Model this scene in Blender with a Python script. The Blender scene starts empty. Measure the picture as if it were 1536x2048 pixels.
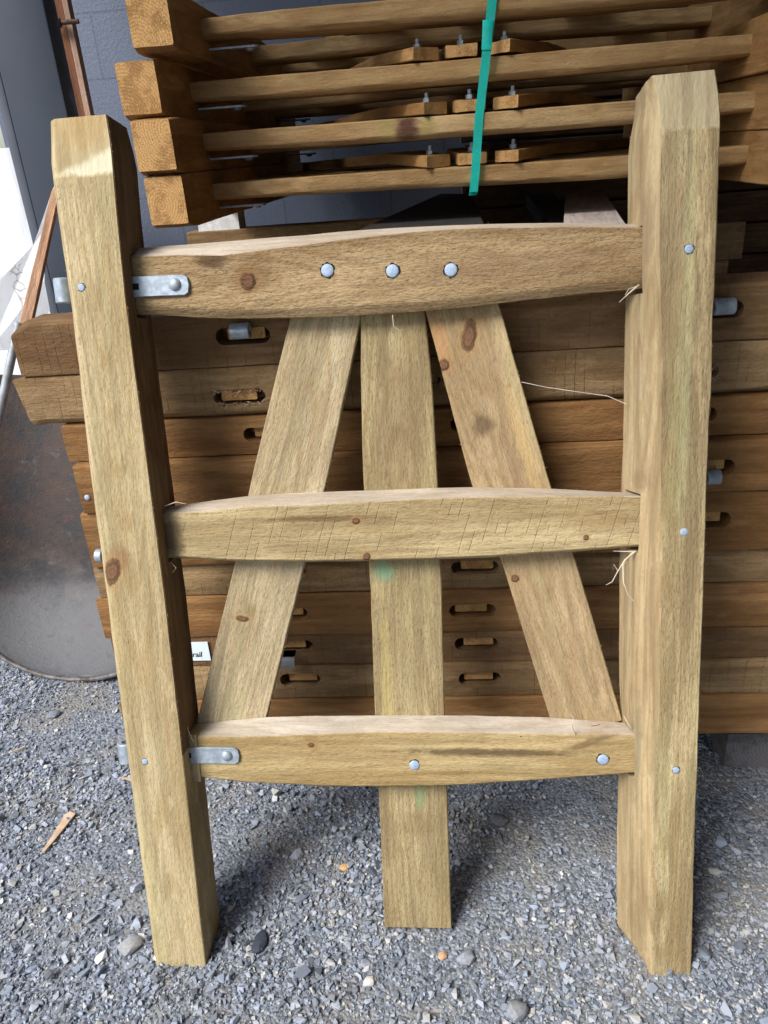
import bpy, bmesh, math, random
import numpy as np
from mathutils import Vector, Matrix, noise, Euler
random.seed(7); rng = np.random.default_rng(7)
SC = bpy.context.scene
COL = SC.collection
R = math.radians

# ------------------------------------------------------------------ camera
F = 1538.0
TH, RO, CH = R(25.0), -0.07525, 1.25009
cs, sn = math.cos(TH), math.sin(TH)
RIGHT, UP0, FWD = Vector((1, 0, 0)), Vector((0, sn, cs)), Vector((0, cs, -sn))
CR = RIGHT * math.cos(RO) + UP0 * math.sin(RO)
CU = -RIGHT * math.sin(RO) + UP0 * math.cos(RO)
CAMP = Vector((0, 0, CH))
cd = bpy.data.cameras.new('camera'); cam = bpy.data.objects.new('camera', cd); COL.objects.link(cam)
cd.sensor_fit = 'VERTICAL'; cd.sensor_height = 36.0; cd.lens = 36.0 * F / 2048.0
cd.clip_start = 0.02; cd.clip_end = 300
m3 = Matrix((CR, CU, -FWD)).transposed()
cam.matrix_world = Matrix.Translation(CAMP) @ m3.to_4x4()
SC.camera = cam

# ------------------------------------------------------------------ light
SUN_EL, SUN_AZ = R(48), R(-132)      # azimuth measured from +Y towards +X : behind the camera, left
w = bpy.data.worlds.new('World'); SC.world = w; w.use_nodes = True
nt = w.node_tree; bg = nt.nodes['Background']
sky = nt.nodes.new('ShaderNodeTexSky'); sky.sky_type = 'NISHITA'; sky.sun_disc = False
sky.sun_elevation = SUN_EL; sky.sun_rotation = SUN_AZ
sky.dust_density = 2.0; sky.air_density = 1.0; sky.ozone_density = 1.0
nt.links.new(sky.outputs[0], bg.inputs[0]); bg.inputs[1].default_value = 0.13
sd = bpy.data.lights.new('sun', 'SUN'); sun = bpy.data.objects.new('sun', sd); COL.objects.link(sun)
sd.energy = 3.0; sd.angle = R(26); sd.color = (1.0, 0.975, 0.94)
dirv = Vector((math.sin(SUN_AZ) * math.cos(SUN_EL), math.cos(SUN_AZ) * math.cos(SUN_EL), math.sin(SUN_EL)))
sun.rotation_euler = dirv.to_track_quat('Z', 'Y').to_euler()
VS = SC.view_settings
VS.view_transform = 'Standard'; VS.look = 'None'; VS.gamma = 1; VS.use_curve_mapping = False
VS.exposure = 0.60

# ------------------------------------------------------------------ frames
PS, AL = 0.09893, 0.23243
S = Vector((math.cos(PS), -math.sin(PS), 0)); N = Vector((math.sin(PS), math.cos(PS), 0)); Z = Vector((0, 0, 1))
T = N * math.sin(AL) + Z * math.cos(AL)
GN = -(S.cross(T))
G = Vector((-0.0068, 0.84574, 0))
def ray(u, v): return FWD + CR * ((u - 768) / F) - CU * ((v - 1024) / F)
def hit(u, v, O, n):
    d = ray(u, v); return CAMP + d * ((O - CAMP).dot(n) / d.dot(n))
def gt(u, v, d=0.0):                       # point of the leaning gate's plane, in gate coordinates
    P = hit(u, v, G + GN * d, GN) - G; return P.dot(S), P.dot(T)
def st(u, v, D):                           # point of an upright plane D metres behind the gate's foot
    P = hit(u, v, G + N * D, N) - (G + N * D); return P.dot(S), P.z
def gz(u, v, z=0.0): return hit(u, v, Vector((0, 0, z)), Z)
def wp(s, D, z): return G + S * s + N * D + Z * z
def frame(x, y, z, o):
    M = Matrix((x, y, z)).transposed().to_4x4(); M.translation = o; return M
MG = frame(S, T, -GN, G)
MS = frame(S, N, Z, G)                     # upright frame of the stacks: x along them, y back, z up

# ------------------------------------------------------------------ node helpers
class NT:
    def __init__(s, name):
        s.m = bpy.data.materials.new(name); s.m.use_nodes = True; s.t = s.m.node_tree
        s.b = s.t.nodes['Principled BSDF']
    def n(s, typ, props=None, **kw):
        nd = s.t.nodes.new('ShaderNode' + typ)
        for k, v in (props or {}).items(): setattr(nd, k, v)
        for k, v in kw.items():
            k = k.replace('_', ' ')
            key = int(k[1:]) if k[0] == 'i' and k[1:].isdigit() else k
            s.set(nd.inputs[key], v)
        return nd
    def set(s, sock, v):
        if isinstance(v, bpy.types.NodeSocket): s.t.links.new(v, sock)
        elif isinstance(v, bpy.types.Node): s.t.links.new(v.outputs[0], sock)
        else: sock.default_value = v
    def math(s, op, a, b=0.0, c=0.0, clamp=False):
        nd = s.n('Math', dict(operation=op, use_clamp=clamp)); s.set(nd.inputs[0], a); s.set(nd.inputs[1], b); s.set(nd.inputs[2], c); return nd.outputs[0]
    def vmul(s, v, k):
        nd = s.n('VectorMath', dict(operation='MULTIPLY')); s.set(nd.inputs[0], v); s.set(nd.inputs[1], k); return nd.outputs[0]
    def vadd(s, v, k):
        nd = s.n('VectorMath', dict(operation='ADD')); s.set(nd.inputs[0], v); s.set(nd.inputs[1], k); return nd.outputs[0]
    def noise(s, v, scale=1.0, detail=3.0, rough=0.55, dist=0.0):
        return s.n('TexNoise', None, Vector=v, Scale=scale, Detail=detail, Roughness=rough, Distortion=dist).outputs[0]
    def ramp(s, f, a, b, lo=0.0, hi=1.0, smooth=True):
        nd = s.n('MapRange', dict(interpolation_type='SMOOTHSTEP' if smooth else 'LINEAR')); s.set(nd.inputs[0], f)
        for i, x in enumerate((a, b, lo, hi)): s.set(nd.inputs[i + 1], x)
        return nd.outputs[0]
    def mix(s, f, a, b, mode='MIX'):
        nd = s.n('Mix', dict(data_type='RGBA', blend_type=mode)); s.set(nd.inputs[0], f)
        s.set(nd.inputs[6], a if not isinstance(a, tuple) else (*a, 1)); s.set(nd.inputs[7], b if not isinstance(b, tuple) else (*b, 1)); return nd.outputs[2]
    def bump(s, h, strength=0.4, dist=0.002, prev=None):
        nd = s.n('Bump', None, Height=h, Strength=strength, Distance=dist)
        if prev is not None: s.set(nd.inputs['Normal'], prev)
        return nd.outputs[0]
    def done(s, col, rough=0.8, bump=None, metal=0.0, spec=0.3):
        s.set(s.b.inputs['Base Color'], col if not isinstance(col, tuple) else (*col, 1)); s.set(s.b.inputs['Roughness'], rough)
        s.set(s.b.inputs['Metallic'], metal); s.set(s.b.inputs['Specular IOR Level'], spec)
        if bump is not None: s.set(s.b.inputs['Normal'], bump)
        return s.m
    def coords(s, rnd=True):
        tc = s.n('TexCoord').outputs['Object']
        if not rnd: return tc, tc
        oi = s.n('ObjectInfo').outputs['Random']
        k = s.vmul(s.n('CombineXYZ', None, X=oi, Y=oi, Z=oi).outputs[0], (37.0, 21.0, 53.0))
        return tc, s.vadd(tc, k)

def wood(name, light, dark, knots=(), smudges=(), saw=0.0, pit=1.0, streak=1.0, green=0.0, bumpk=1.0, vary=0.0, topcut=None):
    m = NT(name); raw, P = m.coords()
    tone = m.noise(m.vmul(P, (1.6, 16, 16)), 1, 4, 0.6)
    blot = m.noise(m.vmul(P, (3.0, 7, 7)), 1, 3, 0.55)
    # slightly wandering grain
    warp = m.n('TexNoise', None, Vector=m.vmul(P, (5, 12, 12)), Scale=1, Detail=2)
    Pw = m.vadd(P, m.vmul(m.vadd(warp.outputs['Color'], (-.5, -.5, -.5)), (0.0, 0.016, 0.016)))
    fine = m.noise(m.vmul(Pw, (9, 240, 240)), 1, 5, 0.65)
    mid = m.noise(m.vmul(Pw, (3.5, 70, 70)), 1, 3, 0.5)
    pits = m.noise(m.vmul(Pw, (130, 400, 400)), 1, 4, 0.7)
    pitm = m.ramp(pits, 0.37, 0.50, 1, 0)
    c = m.mix(m.ramp(tone, 0.33, 0.68), dark, light)
    gen = m.n('SeparateXYZ', None, Vector=m.n('TexCoord').outputs['Generated']); sp_ = m.n('SeparateXYZ', None, Vector=P)
    gy = m.math('ADD', m.math('MULTIPLY', m.math('SUBTRACT', gen.outputs[1], .5), .10), m.math('MULTIPLY', m.math('SUBTRACT', tone, .5), .035))
    cc = m.math('ADD', .034, m.math('MULTIPLY', m.math('SINE', m.math('MULTIPLY', sp_.outputs[0], 3.1)), .026))
    dd_ = m.math('SQRT', m.math('ADD', m.math('MULTIPLY', gy, gy), m.math('MULTIPLY', cc, cc)))
    arch = m.math('SINE', m.math('MULTIPLY', dd_, 1000))
    c = m.mix(m.math('MULTIPLY', m.ramp(arch, .1, 1.0), m.ramp(blot, .35, .6, .14, .46)), c, (dark[0] * .80, dark[1] * .66, dark[2] * .52))
    c = m.mix(m.math('MULTIPLY', m.ramp(mid, 0.42, 0.62), 0.34 * streak), c, tuple(x * 0.52 for x in dark))
    c = m.mix(m.math('MULTIPLY', m.ramp(fine, 0.5, 0.68), 0.28), c, tuple(x * 0.45 for x in dark))
    c = m.mix(m.math('MULTIPLY', m.ramp(blot, 0.50, 0.72), 0.42), c, (dark[0] * .72, dark[1] * .66, dark[2] * .62))
    c = m.mix(m.math('MULTIPLY', pitm, 0.34 * pit), c, tuple(x * 0.33 for x in dark))
    mot = m.noise(m.vmul(P, (9, 22, 22)), 1, 5, 0.7)
    c = m.mix(m.ramp(mot, 0.5, 0.68, 0, .36), c, (dark[0] * .62, dark[1] * .58, dark[2] * .52))
    c = m.mix(m.ramp(mot, 0.46, 0.32, 0, .30), c, tuple(min(1, x * 1.22) for x in light))
    if green:
        gr = m.noise(m.vmul(P, (2.2, 24, 24)), 1.3, 3, 0.5)
        c = m.mix(m.math('MULTIPLY', m.ramp(gr, 0.5, 0.72), green), c, (light[0] * .80, light[1] * 1.02, light[2] * .78))
    h = m.math('ADD', m.math('MULTIPLY', pits, 1.0), m.math('MULTIPLY', fine, 0.8))
    if saw:
        sp = m.n('VectorRotate', dict(rotation_type='Z_AXIS'), Vector=P, Angle=0.32)
        wv = m.n('TexWave', dict(wave_type='BANDS', bands_direction='X'), Vector=sp, Scale=21, Distortion=.5, Detail=1, Detail_Scale=1.0).outputs[1]
        wm = m.math('MULTIPLY', m.ramp(wv, 0.05, 0.0, 0, 1), m.ramp(m.noise(m.vmul(P, (60, 14, 14)), 1, 3, .55), 0.47, 0.62))
        c = m.mix(m.math('MULTIPLY', wm, 0.42 * saw), c, tuple(x * 0.22 for x in dark))
        h = m.math('SUBTRACT', h, m.math('MULTIPLY', wm, 0.8))
    if topcut:                              # planed slanted end cut: smoother, with a pale patch
        sx = m.n('SeparateXYZ', None, Vector=raw)
        e = m.math('ADD', sx.outputs[0], m.math('MULTIPLY', m.noise(raw, 30, 3, .6), 0.02))
        cutm = m.ramp(e, topcut + .004, topcut + .012)
        sm = m.mix(m.ramp(m.noise(m.vmul(P, (2, 60, 60)), 1, 3), .35, .65), tuple(x * .80 for x in dark), tuple(x * .80 for x in light))
        diag = m.math('ADD', e, m.math('MULTIPLY', sx.outputs[1], 0.38))
        pale = m.ramp(diag, topcut + .183, topcut + .170)
        sm = m.mix(m.math('MULTIPLY', pale, 0.8 if name.startswith('left') else .2), sm, (.68, .64, .46))
        c = m.mix(cutm, c, sm); h = m.math('MULTIPLY', h, m.math('SUBTRACT', 1.15, cutm))
    for (k, rx, ry, ang, col, stg) in smudges:
        q = m.n('VectorRotate', dict(rotation_type='Z_AXIS'), Vector=m.vadd(raw, tuple(-x for x in k)), Angle=-ang).outputs[0]
        q = m.vmul(q, (1 / rx, 1 / ry, 1 / .03))
        d = m.math('ADD', m.n('VectorMath', dict(operation='LENGTH'), i0=q).outputs['Value'], m.math('MULTIPLY', m.math('SUBTRACT', m.noise(m.vmul(raw, (40, 90, 90)), 1, 4, .65), .5), 1.3))
        c = m.mix(m.ramp(d, 1.15, .35, 0, stg), c, col)
    for (k, rx, ry, ang) in knots:
        q = m.n('VectorRotate', dict(rotation_type='Z_AXIS'), Vector=m.vadd(raw, tuple(-x for x in k)), Angle=-ang).outputs[0]
        q = m.vmul(q, (1 / rx, 1 / ry, 1 / .035))
        d = m.math('ADD', m.n('VectorMath', dict(operation='LENGTH'), i0=q).outputs['Value'], m.math('MULTIPLY', m.math('SUBTRACT', m.noise(raw, 60, 5, .7), .5), 1.1))
        c = m.mix(m.ramp(d, 2.4, 1.0, 0, .45), c, (dark[0] * .95, dark[1] * .72, dark[2] * .55))
        ringk = m.math('ADD', .8, m.math('MULTIPLY', m.math('SINE', m.math('MULTIPLY', d, 16)), .3))
        kc = m.mix(m.math('MULTIPLY', ringk, m.ramp(d, .95, .35, .25, 1.0)), (.045, .020, .013), (.20, .098, .055))
        c = m.mix(m.ramp(d, 1.15, .72, 0, .88), c, kc)
        c = m.mix(m.math('MULTIPLY', m.ramp(m.math('ABSOLUTE', m.math('SUBTRACT', d, 1.0)), .22, 0), .5), c, (.06, .03, .015))
        h = m.math('ADD', h, m.ramp(d, 1.2, .7, 0, 1.0))
    if vary:
        oi = m.n('ObjectInfo').outputs['Random']
        c = m.mix(m.math('MULTIPLY', oi, vary), c, m.mix(1.0, c, (.55, .50, .42), 'MULTIPLY'))
    b = m.bump(h, 0.7 * bumpk, 0.0022)
    b = m.bump(m.noise(m.vmul(P, (70, 170, 170)), 1, 3, .6), 0.40 * bumpk, 0.004, b)
    return m.done(c, 0.85, b, spec=0.18)

def endgrain(name, light, dark):
    m = NT(name); raw, P = m.coords()
    oi = m.n('ObjectInfo').outputs['Random']
    gen = m.vmul(m.vadd(m.n('TexCoord').outputs['Generated'], (-.5, -.5, -.5)), (0, .09, .09))
    sep = m.n('SeparateXYZ', None, Vector=gen)
    wob = m.noise(P, 22, 2, .5)
    oy = m.math('MULTIPLY', m.math('SUBTRACT', oi, .5), .10)
    oz = m.math('MULTIPLY', m.math('SUBTRACT', m.math('FRACT', m.math('MULTIPLY', oi, 7.3)), .6), .10)
    y = m.math('ADD', sep.outputs[1], oy); z = m.math('ADD', sep.outputs[2], oz)
    d = m.math('SQRT', m.math('ADD', m.math('MULTIPLY', y, y), m.math('MULTIPLY', z, z)))
    d = m.math('ADD', d, m.math('MULTIPLY', wob, .008))
    rg = m.math('SINE', m.math('MULTIPLY', d, 1150))
    c = m.mix(m.ramp(rg, -.6, .9, .05, .42), light, dark)
    bl = m.noise(P, 28, 4, .65)
    c = m.mix(m.ramp(bl, .45, .62, 0, .6), c, tuple(x * .75 for x in dark))
    sp = m.noise(P, 420, 2, .5)
    c = m.mix(m.ramp(sp, .6, .7, 0, .55), c, (min(1, light[0] * 1.7), min(1, light[1] * 1.7), light[2] * 1.8))
    c = m.mix(m.ramp(sp, .38, .3, 0, .7), c, tuple(x * .25 for x in dark))
    return m.done(c, .9, m.bump(m.math('ADD', sp, m.math('MULTIPLY', rg, .08)), .6, .0015), spec=.15)

def simple(name, col, rough=.6, metal=0.0, var=.25, scale=30, bumps=.2, bscale=120, spec=.4, dist=.001):
    m = NT(name); raw, P = m.coords()
    c = m.mix(m.ramp(m.noise(P, scale, 4, .6), .3, .7), tuple(x * (1 - var) for x in col), tuple(min(1, x * (1 + var)) for x in col))
    r = m.ramp(m.noise(P, scale * 1.7, 3, .6), .3, .7, max(.05, rough - .12), min(1, rough + .12))
    return m.done(c, r, m.bump(m.noise(P, bscale, 3, .6), bumps, dist), metal, spec)

# ------------------------------------------------------------------ object helpers
def tag(o, label=None, cat=None, group=None, kind=None):
    if label: o['label'] = label
    if cat: o['category'] = cat
    if group: o['group'] = group
    if kind: o['kind'] = kind
    return o
def empty(name, M, label, cat, group=None):
    o = bpy.data.objects.new(name, None); COL.objects.link(o); o.empty_display_size = .05
    o.matrix_world = M; return tag(o, label, cat, group)
def link(name, me, mats, parent=None, M=None, sharp=27):
    if not isinstance(mats, (list, tuple)): mats = [mats]
    for mt in mats: me.materials.append(mt)
    for p in me.polygons: p.use_smooth = True
    try: me.set_sharp_from_angle(angle=R(sharp))
    except Exception: pass
    o = bpy.data.objects.new(name, me); COL.objects.link(o)
    if parent is not None: o.parent = parent
    if M is not None: o.matrix_local = M
    return o
def from_bm(name, bm, mats, parent=None, M=None, sharp=35):
    me = bpy.data.meshes.new(name); bmesh.ops.recalc_face_normals(bm, faces=bm.faces[:]); bm.to_mesh(me); bm.free()
    return link(name, me, mats, parent, M, sharp)
def rough(v, amp, seed):
    q = Vector((v.x * 22 + seed * 3.1, v.y * 90, v.z * 90))
    return noise.noise(q) * amp + noise.noise(Vector((v.x * 5 + seed, v.y * 9, v.z * 9))) * amp * 1.4

def loft_bm(keys, dx=.02, ds=.02, bevel=.0015, amp=.0003, seed=0, fuzz=0):
    """keys: [(x, [(y,z[,xoff]) corners])] same corner count, one closed ring of quads along local X, capped (material 1)."""
    xs = [k[0] for k in keys]; nC = len(keys[0][1])
    cor = np.array([[(c + (0,))[:3] for c in k[1]] for k in keys], float)
    n = max(1, int(round((xs[-1] - xs[0]) / dx))); X = set(np.linspace(xs[0], xs[-1], n + 1).tolist()) | set(xs)
    X = sorted(X); XX = [X[0]]
    for x in X[1:]:
        if x - XX[-1] > dx * .2: XX.append(x)
    XX[-1] = xs[-1]; X = np.array(XX)
    mid = cor[len(cor) // 2]
    segs = [max(1, int(round(np.linalg.norm(mid[(i + 1) % nC, :2] - mid[i, :2]) / ds))) for i in range(nC)]
    bm = bmesh.new(); rings = []
    for xi, x in enumerate(X):
        c = np.array([[np.interp(x, xs, cor[:, i, j]) for j in range(3)] for i in range(nC)])
        pts = []
        for i in range(nC):
            a, b_ = c[i], c[(i + 1) % nC]; L = np.linalg.norm(b_[:2] - a[:2]) + 1e-9; bv = min(bevel, L * .3) / L
            for k in range(segs[i] + 1):
                t = bv + (1 - 2 * bv) * k / segs[i]; pts.append(a + (b_ - a) * t)
        ring = []
        for p in pts:
            v = Vector((x + p[2], p[0], p[1]))
            if amp:
                cy, cz = c[:, 0].mean(), c[:, 1].mean(); o = Vector((0, v.y - cy, v.z - cz))
                if o.length > 1e-6: v += o.normalized() * rough(v, amp, seed)
            ring.append(bm.verts.new(v))
        rings.append(ring)
    m = len(rings[0])
    for a, b_ in zip(rings[:-1], rings[1:]):
        for i in range(m): bm.faces.new((a[i], a[(i + 1) % m], b_[(i + 1) % m], b_[i]))
    for ring in (rings[0][::-1], rings[-1]):
        f = bm.faces.new(ring); f.material_index = 1
    # loose sawn fibres standing along the long edges
    rr = random.Random(seed * 7 + 3)
    idx = np.cumsum([0] + [s + 1 for s in segs])[:-1]
    for _ in range(fuzz):
        r = rings[rr.randrange(1, len(rings) - 1)]; v = r[idx[rr.randrange(nC)]].co
        cy = sum(p.co.y for p in r) / m; cz = sum(p.co.z for p in r) / m
        o = Vector((rr.uniform(-2.5, 2.5), 0, 0)) + Vector((0, v.y - cy, v.z - cz)).normalized() * rr.uniform(.5, 1)
        L = rr.uniform(.0015, .0055); w_ = rr.uniform(.0002, .00045)
        tip = bm.verts.new(v + o.normalized() * L); b1 = bm.verts.new(v + Vector((w_, 0, 0))); b2 = bm.verts.new(v - Vector((w_, 0, 0))); b3 = bm.verts.new(v + Vector((0, w_, w_)))
        for tri in ((b1, b2, tip), (b2, b3, tip), (b3, b1, tip)): bm.faces.new(tri)
    return bm
def timber(name, keys, mats, parent=None, M=None, **kw):
    bm = loft_bm(keys, **kw)
    me = bpy.data.meshes.new(name)
    nf = kw.get('fuzz', 0)
    if not nf: bmesh.ops.recalc_face_normals(bm, faces=bm.faces[:])
    else: bmesh.ops.recalc_face_normals(bm, faces=bm.faces[:])
    bm.to_mesh(me); bm.free()
    return link(name, me, mats, parent, M)
def box_keys(x0, x1, y0, y1, z0, z1): 
    c = [(y0, z0), (y1, z0), (y1, z1), (y0, z1)]; return [(x0, c), (x1, c)]
def box_bm(x0, x1, y0, y1, z0, z1, bev=0.0):
    bm = bmesh.new(); bmesh.ops.create_cube(bm, size=1)
    for v in bm.verts: v.co = Vector(((x0 + x1) / 2 + v.co.x * (x1 - x0), (y0 + y1) / 2 + v.co.y * (y1 - y0), (z0 + z1) / 2 + v.co.z * (z1 - z0)))
    if bev: bmesh.ops.bevel(bm, geom=bm.edges[:], offset=bev, segments=2, affect='EDGES', profile=.5)
    return bm
def stadium_bm(cx, cz, w_, h_, y0, y1, seg=8):      # slot-shaped prism running along y
    bm = bmesh.new(); r = h_ / 2; pts = []
    for k in range(seg + 1): a = -math.pi / 2 + math.pi * k / seg; pts.append((cx + w_ / 2 - r + r * math.cos(a), cz + r * math.sin(a)))
    for k in range(seg + 1): a = math.pi / 2 + math.pi * k / seg; pts.append((cx - w_ / 2 + r + r * math.cos(a), cz + r * math.sin(a)))
    A = [bm.verts.new((x, y0, z)) for x, z in pts]; B = [bm.verts.new((x, y1, z)) for x, z in pts]
    n = len(pts)
    for i in range(n): bm.faces.new((A[i], A[(i + 1) % n], B[(i + 1) % n], B[i]))
    bm.faces.new(A[::-1]); bm.faces.new(B); bmesh.ops.recalc_face_normals(bm, faces=bm.faces[:]); return bm
def cut(o, bms):
    """boolean-subtract closed bmeshes (in o's local space) from o"""
    me = bpy.data.meshes.new('cutter'); all_ = bmesh.new()
    for b in bms:
        t = bpy.data.meshes.new('t'); b.to_mesh(t); b.free(); all_.from_mesh(t); bpy.data.meshes.remove(t)
    bmesh.ops.recalc_face_normals(all_, faces=all_.faces[:])
    all_.to_mesh(me); all_.free()
    c = bpy.data.objects.new('cutter', me); COL.objects.link(c)
    bpy.context.view_layer.update(); c.matrix_world = o.matrix_world.copy(); bpy.context.view_layer.update()
    md = o.modifiers.new('b', 'BOOLEAN'); md.operation = 'DIFFERENCE'; md.object = c; md.solver = 'EXACT'; md.use_self = False
    dg = bpy.context.evaluated_depsgraph_get()
    new = bpy.data.meshes.new_from_object(o.evaluated_get(dg)); o.modifiers.remove(md); old = o.data; new.name = old.name; o.data = new
    bpy.data.objects.remove(c); bpy.data.meshes.remove(old); bpy.data.meshes.remove(me)
def cyl_bm(r, h, seg=24, hole=0.0, bev=0.0):         # along z, centred; optional through-hole
    bm = bmesh.new(); prof = []
    b = bev
    if hole: prof = [(hole, -h / 2), (r - b, -h / 2), (r, -h / 2 + b), (r, h / 2 - b), (r - b, h / 2), (hole, h / 2)]
    else: prof = [(0, -h / 2), (r - b, -h / 2), (r, -h / 2 + b), (r, h / 2 - b), (r - b, h / 2), (0, h / 2)]
    rings = []
    for (q, z) in prof:
        if q == 0: rings.append([bm.verts.new((0, 0, z))] * seg)
        else: rings.append([bm.verts.new((q * math.cos(2 * math.pi * k / seg), q * math.sin(2 * math.pi * k / seg), z)) for k in range(seg)])
    pr = list(zip(rings[:-1], rings[1:])) + ([(rings[-1], rings[0])] if hole else [])
    for a, c in pr:
        for k in range(seg):
            vs = []
            for v in (a[k], a[(k + 1) % seg], c[(k + 1) % seg], c[k]):
                if v not in vs: vs.append(v)
            if len(vs) > 2:
                try: bm.faces.new(vs)
                except ValueError: pass
    return bm
def dome_bm(r, h, seg=20):                            # bolt head rising along +z
    bm = bmesh.new(); rings = []
    for i in range(6):
        a = i / 5 * math.pi / 2; q = r * math.cos(a) if i < 5 else 0; z = h * math.sin(a)
        rings.append([bm.verts.new((q * math.cos(2 * math.pi * k / seg), q * math.sin(2 * math.pi * k / seg), z)) for k in range(seg)] if i < 5 else [bm.verts.new((0, 0, h))] * seg)
    rings.insert(0, [bm.verts.new((v.co.x, v.co.y, -.004)) for v in rings[0]])
    for a, c in zip(rings[:-1], rings[1:]):
        for k in range(seg):
            vs = []
            for v in (a[k], a[(k + 1) % seg], c[(k + 1) % seg], c[k]):
                if v not in vs: vs.append(v)
            if len(vs) > 2: bm.faces.new(vs)
    return bm
def xf(bm, M):
    bmesh.ops.transform(bm, matrix=M, verts=bm.verts[:]); return bm
def tube_bm(pts, r, seg=8, taper=1.0):
    bm = bmesh.new(); prev = None; n = len(pts); pts = [Vector(p) for p in pts]; side = None
    for i, p in enumerate(pts):
        d = (pts[min(i + 1, n - 1)] - pts[max(i - 1, 0)]).normalized()
        a = d.cross(Vector((0, 0, 1)) if abs(d.z) < .95 else Vector((1, 0, 0))).normalized(); b = d.cross(a)
        if side is not None and a.dot(side) < 0: a = -a; b = d.cross(a)
        side = a
        q = r * (1 + (taper - 1) * i / (n - 1))
        ring = [bm.verts.new(p + a * q * math.cos(2 * math.pi * k / seg) + b * q * math.sin(2 * math.pi * k / seg)) for k in range(seg)]
        if prev:
            for k in range(seg): bm.faces.new((prev[k], prev[(k + 1) % seg], ring[(k + 1) % seg], ring[k]))
        else: bm.faces.new(ring[::-1])
        prev = ring
    bm.faces.new(prev); return bm
RZ = lambda a: Matrix.Rotation(a, 4, 'Z')
TR = lambda *p: Matrix.Translation(Vector(p))
RX = lambda a: Matrix.Rotation(a, 4, 'X')
RY = lambda a: Matrix.Rotation(a, 4, 'Y')
def prism_bm(pts, z0, z1):
    bm = bmesh.new(); A = [bm.verts.new((*p, z0)) for p in pts]; B = [bm.verts.new((*p, z1)) for p in pts]; n = len(pts)
    for i in range(n): bm.faces.new((A[i], A[(i + 1) % n], B[(i + 1) % n], B[i]))
    bm.faces.new(A[::-1]); bm.faces.new(B); return bm

# ------------------------------------------------------------------ shared materials
GALV = simple('galvanised_steel', (.36, .42, .48), .42, .35, .22, 90, .25, 500, .5)
ZINC = simple('dull_zinc', (.34, .43, .56), .7, .1, .15, 300, .3, 900, .5)
W_L, W_D = (.50, .385, .205), (.34, .235, .105)
O_L, O_D = (.41, .23, .095), (.26, .135, .052)
END_MAIN = endgrain('end_grain_pale', (.46, .34, .18), (.25, .16, .08))
END_STK = endgrain('end_grain_orange', (.60, .36, .145), (.32, .16, .06))
STK = [wood('stacked_pine_brown', (.36, .23, .118), (.22, .13, .064), vary=.5, pit=.7, saw=.2),
       wood('stacked_pine_orange', O_L, O_D, vary=.4, pit=.5),
       wood('stacked_pine_pale', (.42, .285, .15), (.27, .175, .085), vary=.3, pit=.9, saw=.4)]
UPW = wood('upper_pine', (.56, .33, .135), (.38, .205, .075), vary=.35, pit=.5, bumpk=.8)

UPR = wood('upper_rail_pine', (.60, .41, .20), (.43, .27, .12), vary=.3, pit=.6, bumpk=.8)

# ------------------------------------------------------------------ ground
FEET = [(-.36, .845), (.46, .80), (-.43, .91), (.40, .88)]
def gravel_ground():
    m = NT('gritty_ground'); tc = m.n('TexCoord').outputs['Object']
    v = m.n('TexVoronoi', dict(feature='F1'), Vector=tc, Scale=170)
    tone = m.n('SeparateColor', None, Color=v.outputs['Color']).outputs[0]
    c = m.mix(tone, (.09, .108, .135), (.31, .335, .375))
    dust = m.noise(tc, 5, 4, .6)
    c = m.mix(m.ramp(dust, .42, .66, 0, .75), c, (.26, .245, .215))
    h = m.math('ADD', m.math('MULTIPLY', v.outputs['Distance'], -1.0), m.math('MULTIPLY', m.noise(tc, 600, 3, .6), .4))
    mat = m.done(c, .9, m.bump(h, .8, .004), spec=.2)
    bm = bmesh.new()
    xs = [-60, -20, -6, -3] + list(np.linspace(-1.8, 1.8, 73)) + [3, 6, 20, 60]
    ys = [-30, -8, -2] + list(np.linspace(0.2, 3.2, 61)) + [6, 20, 60]
    def hz(x, y):
        if abs(x) > 2.5 or y > 3.3 or y < 0: return 0
        return (noise.noise(Vector((x * 3, y * 3, 0))) * .010 + noise.noise(Vector((x * 9, y * 9, 4))) * .004) - .004 + sum(.005 * math.exp(-((x - a) ** 2 + (y - b) ** 2) / .0042) for a, b in FEET)
    g = [[bm.verts.new((x, y, hz(x, y))) for x in xs] for y in ys]
    for j in range(len(ys) - 1):
        for i in range(len(xs) - 1): bm.faces.new((g[j][i], g[j][i + 1], g[j + 1][i + 1], g[j + 1][i]))
    o = from_bm('ground', bm, mat); tag(o, kind='structure'); return hz
HZ = gravel_ground()

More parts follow.
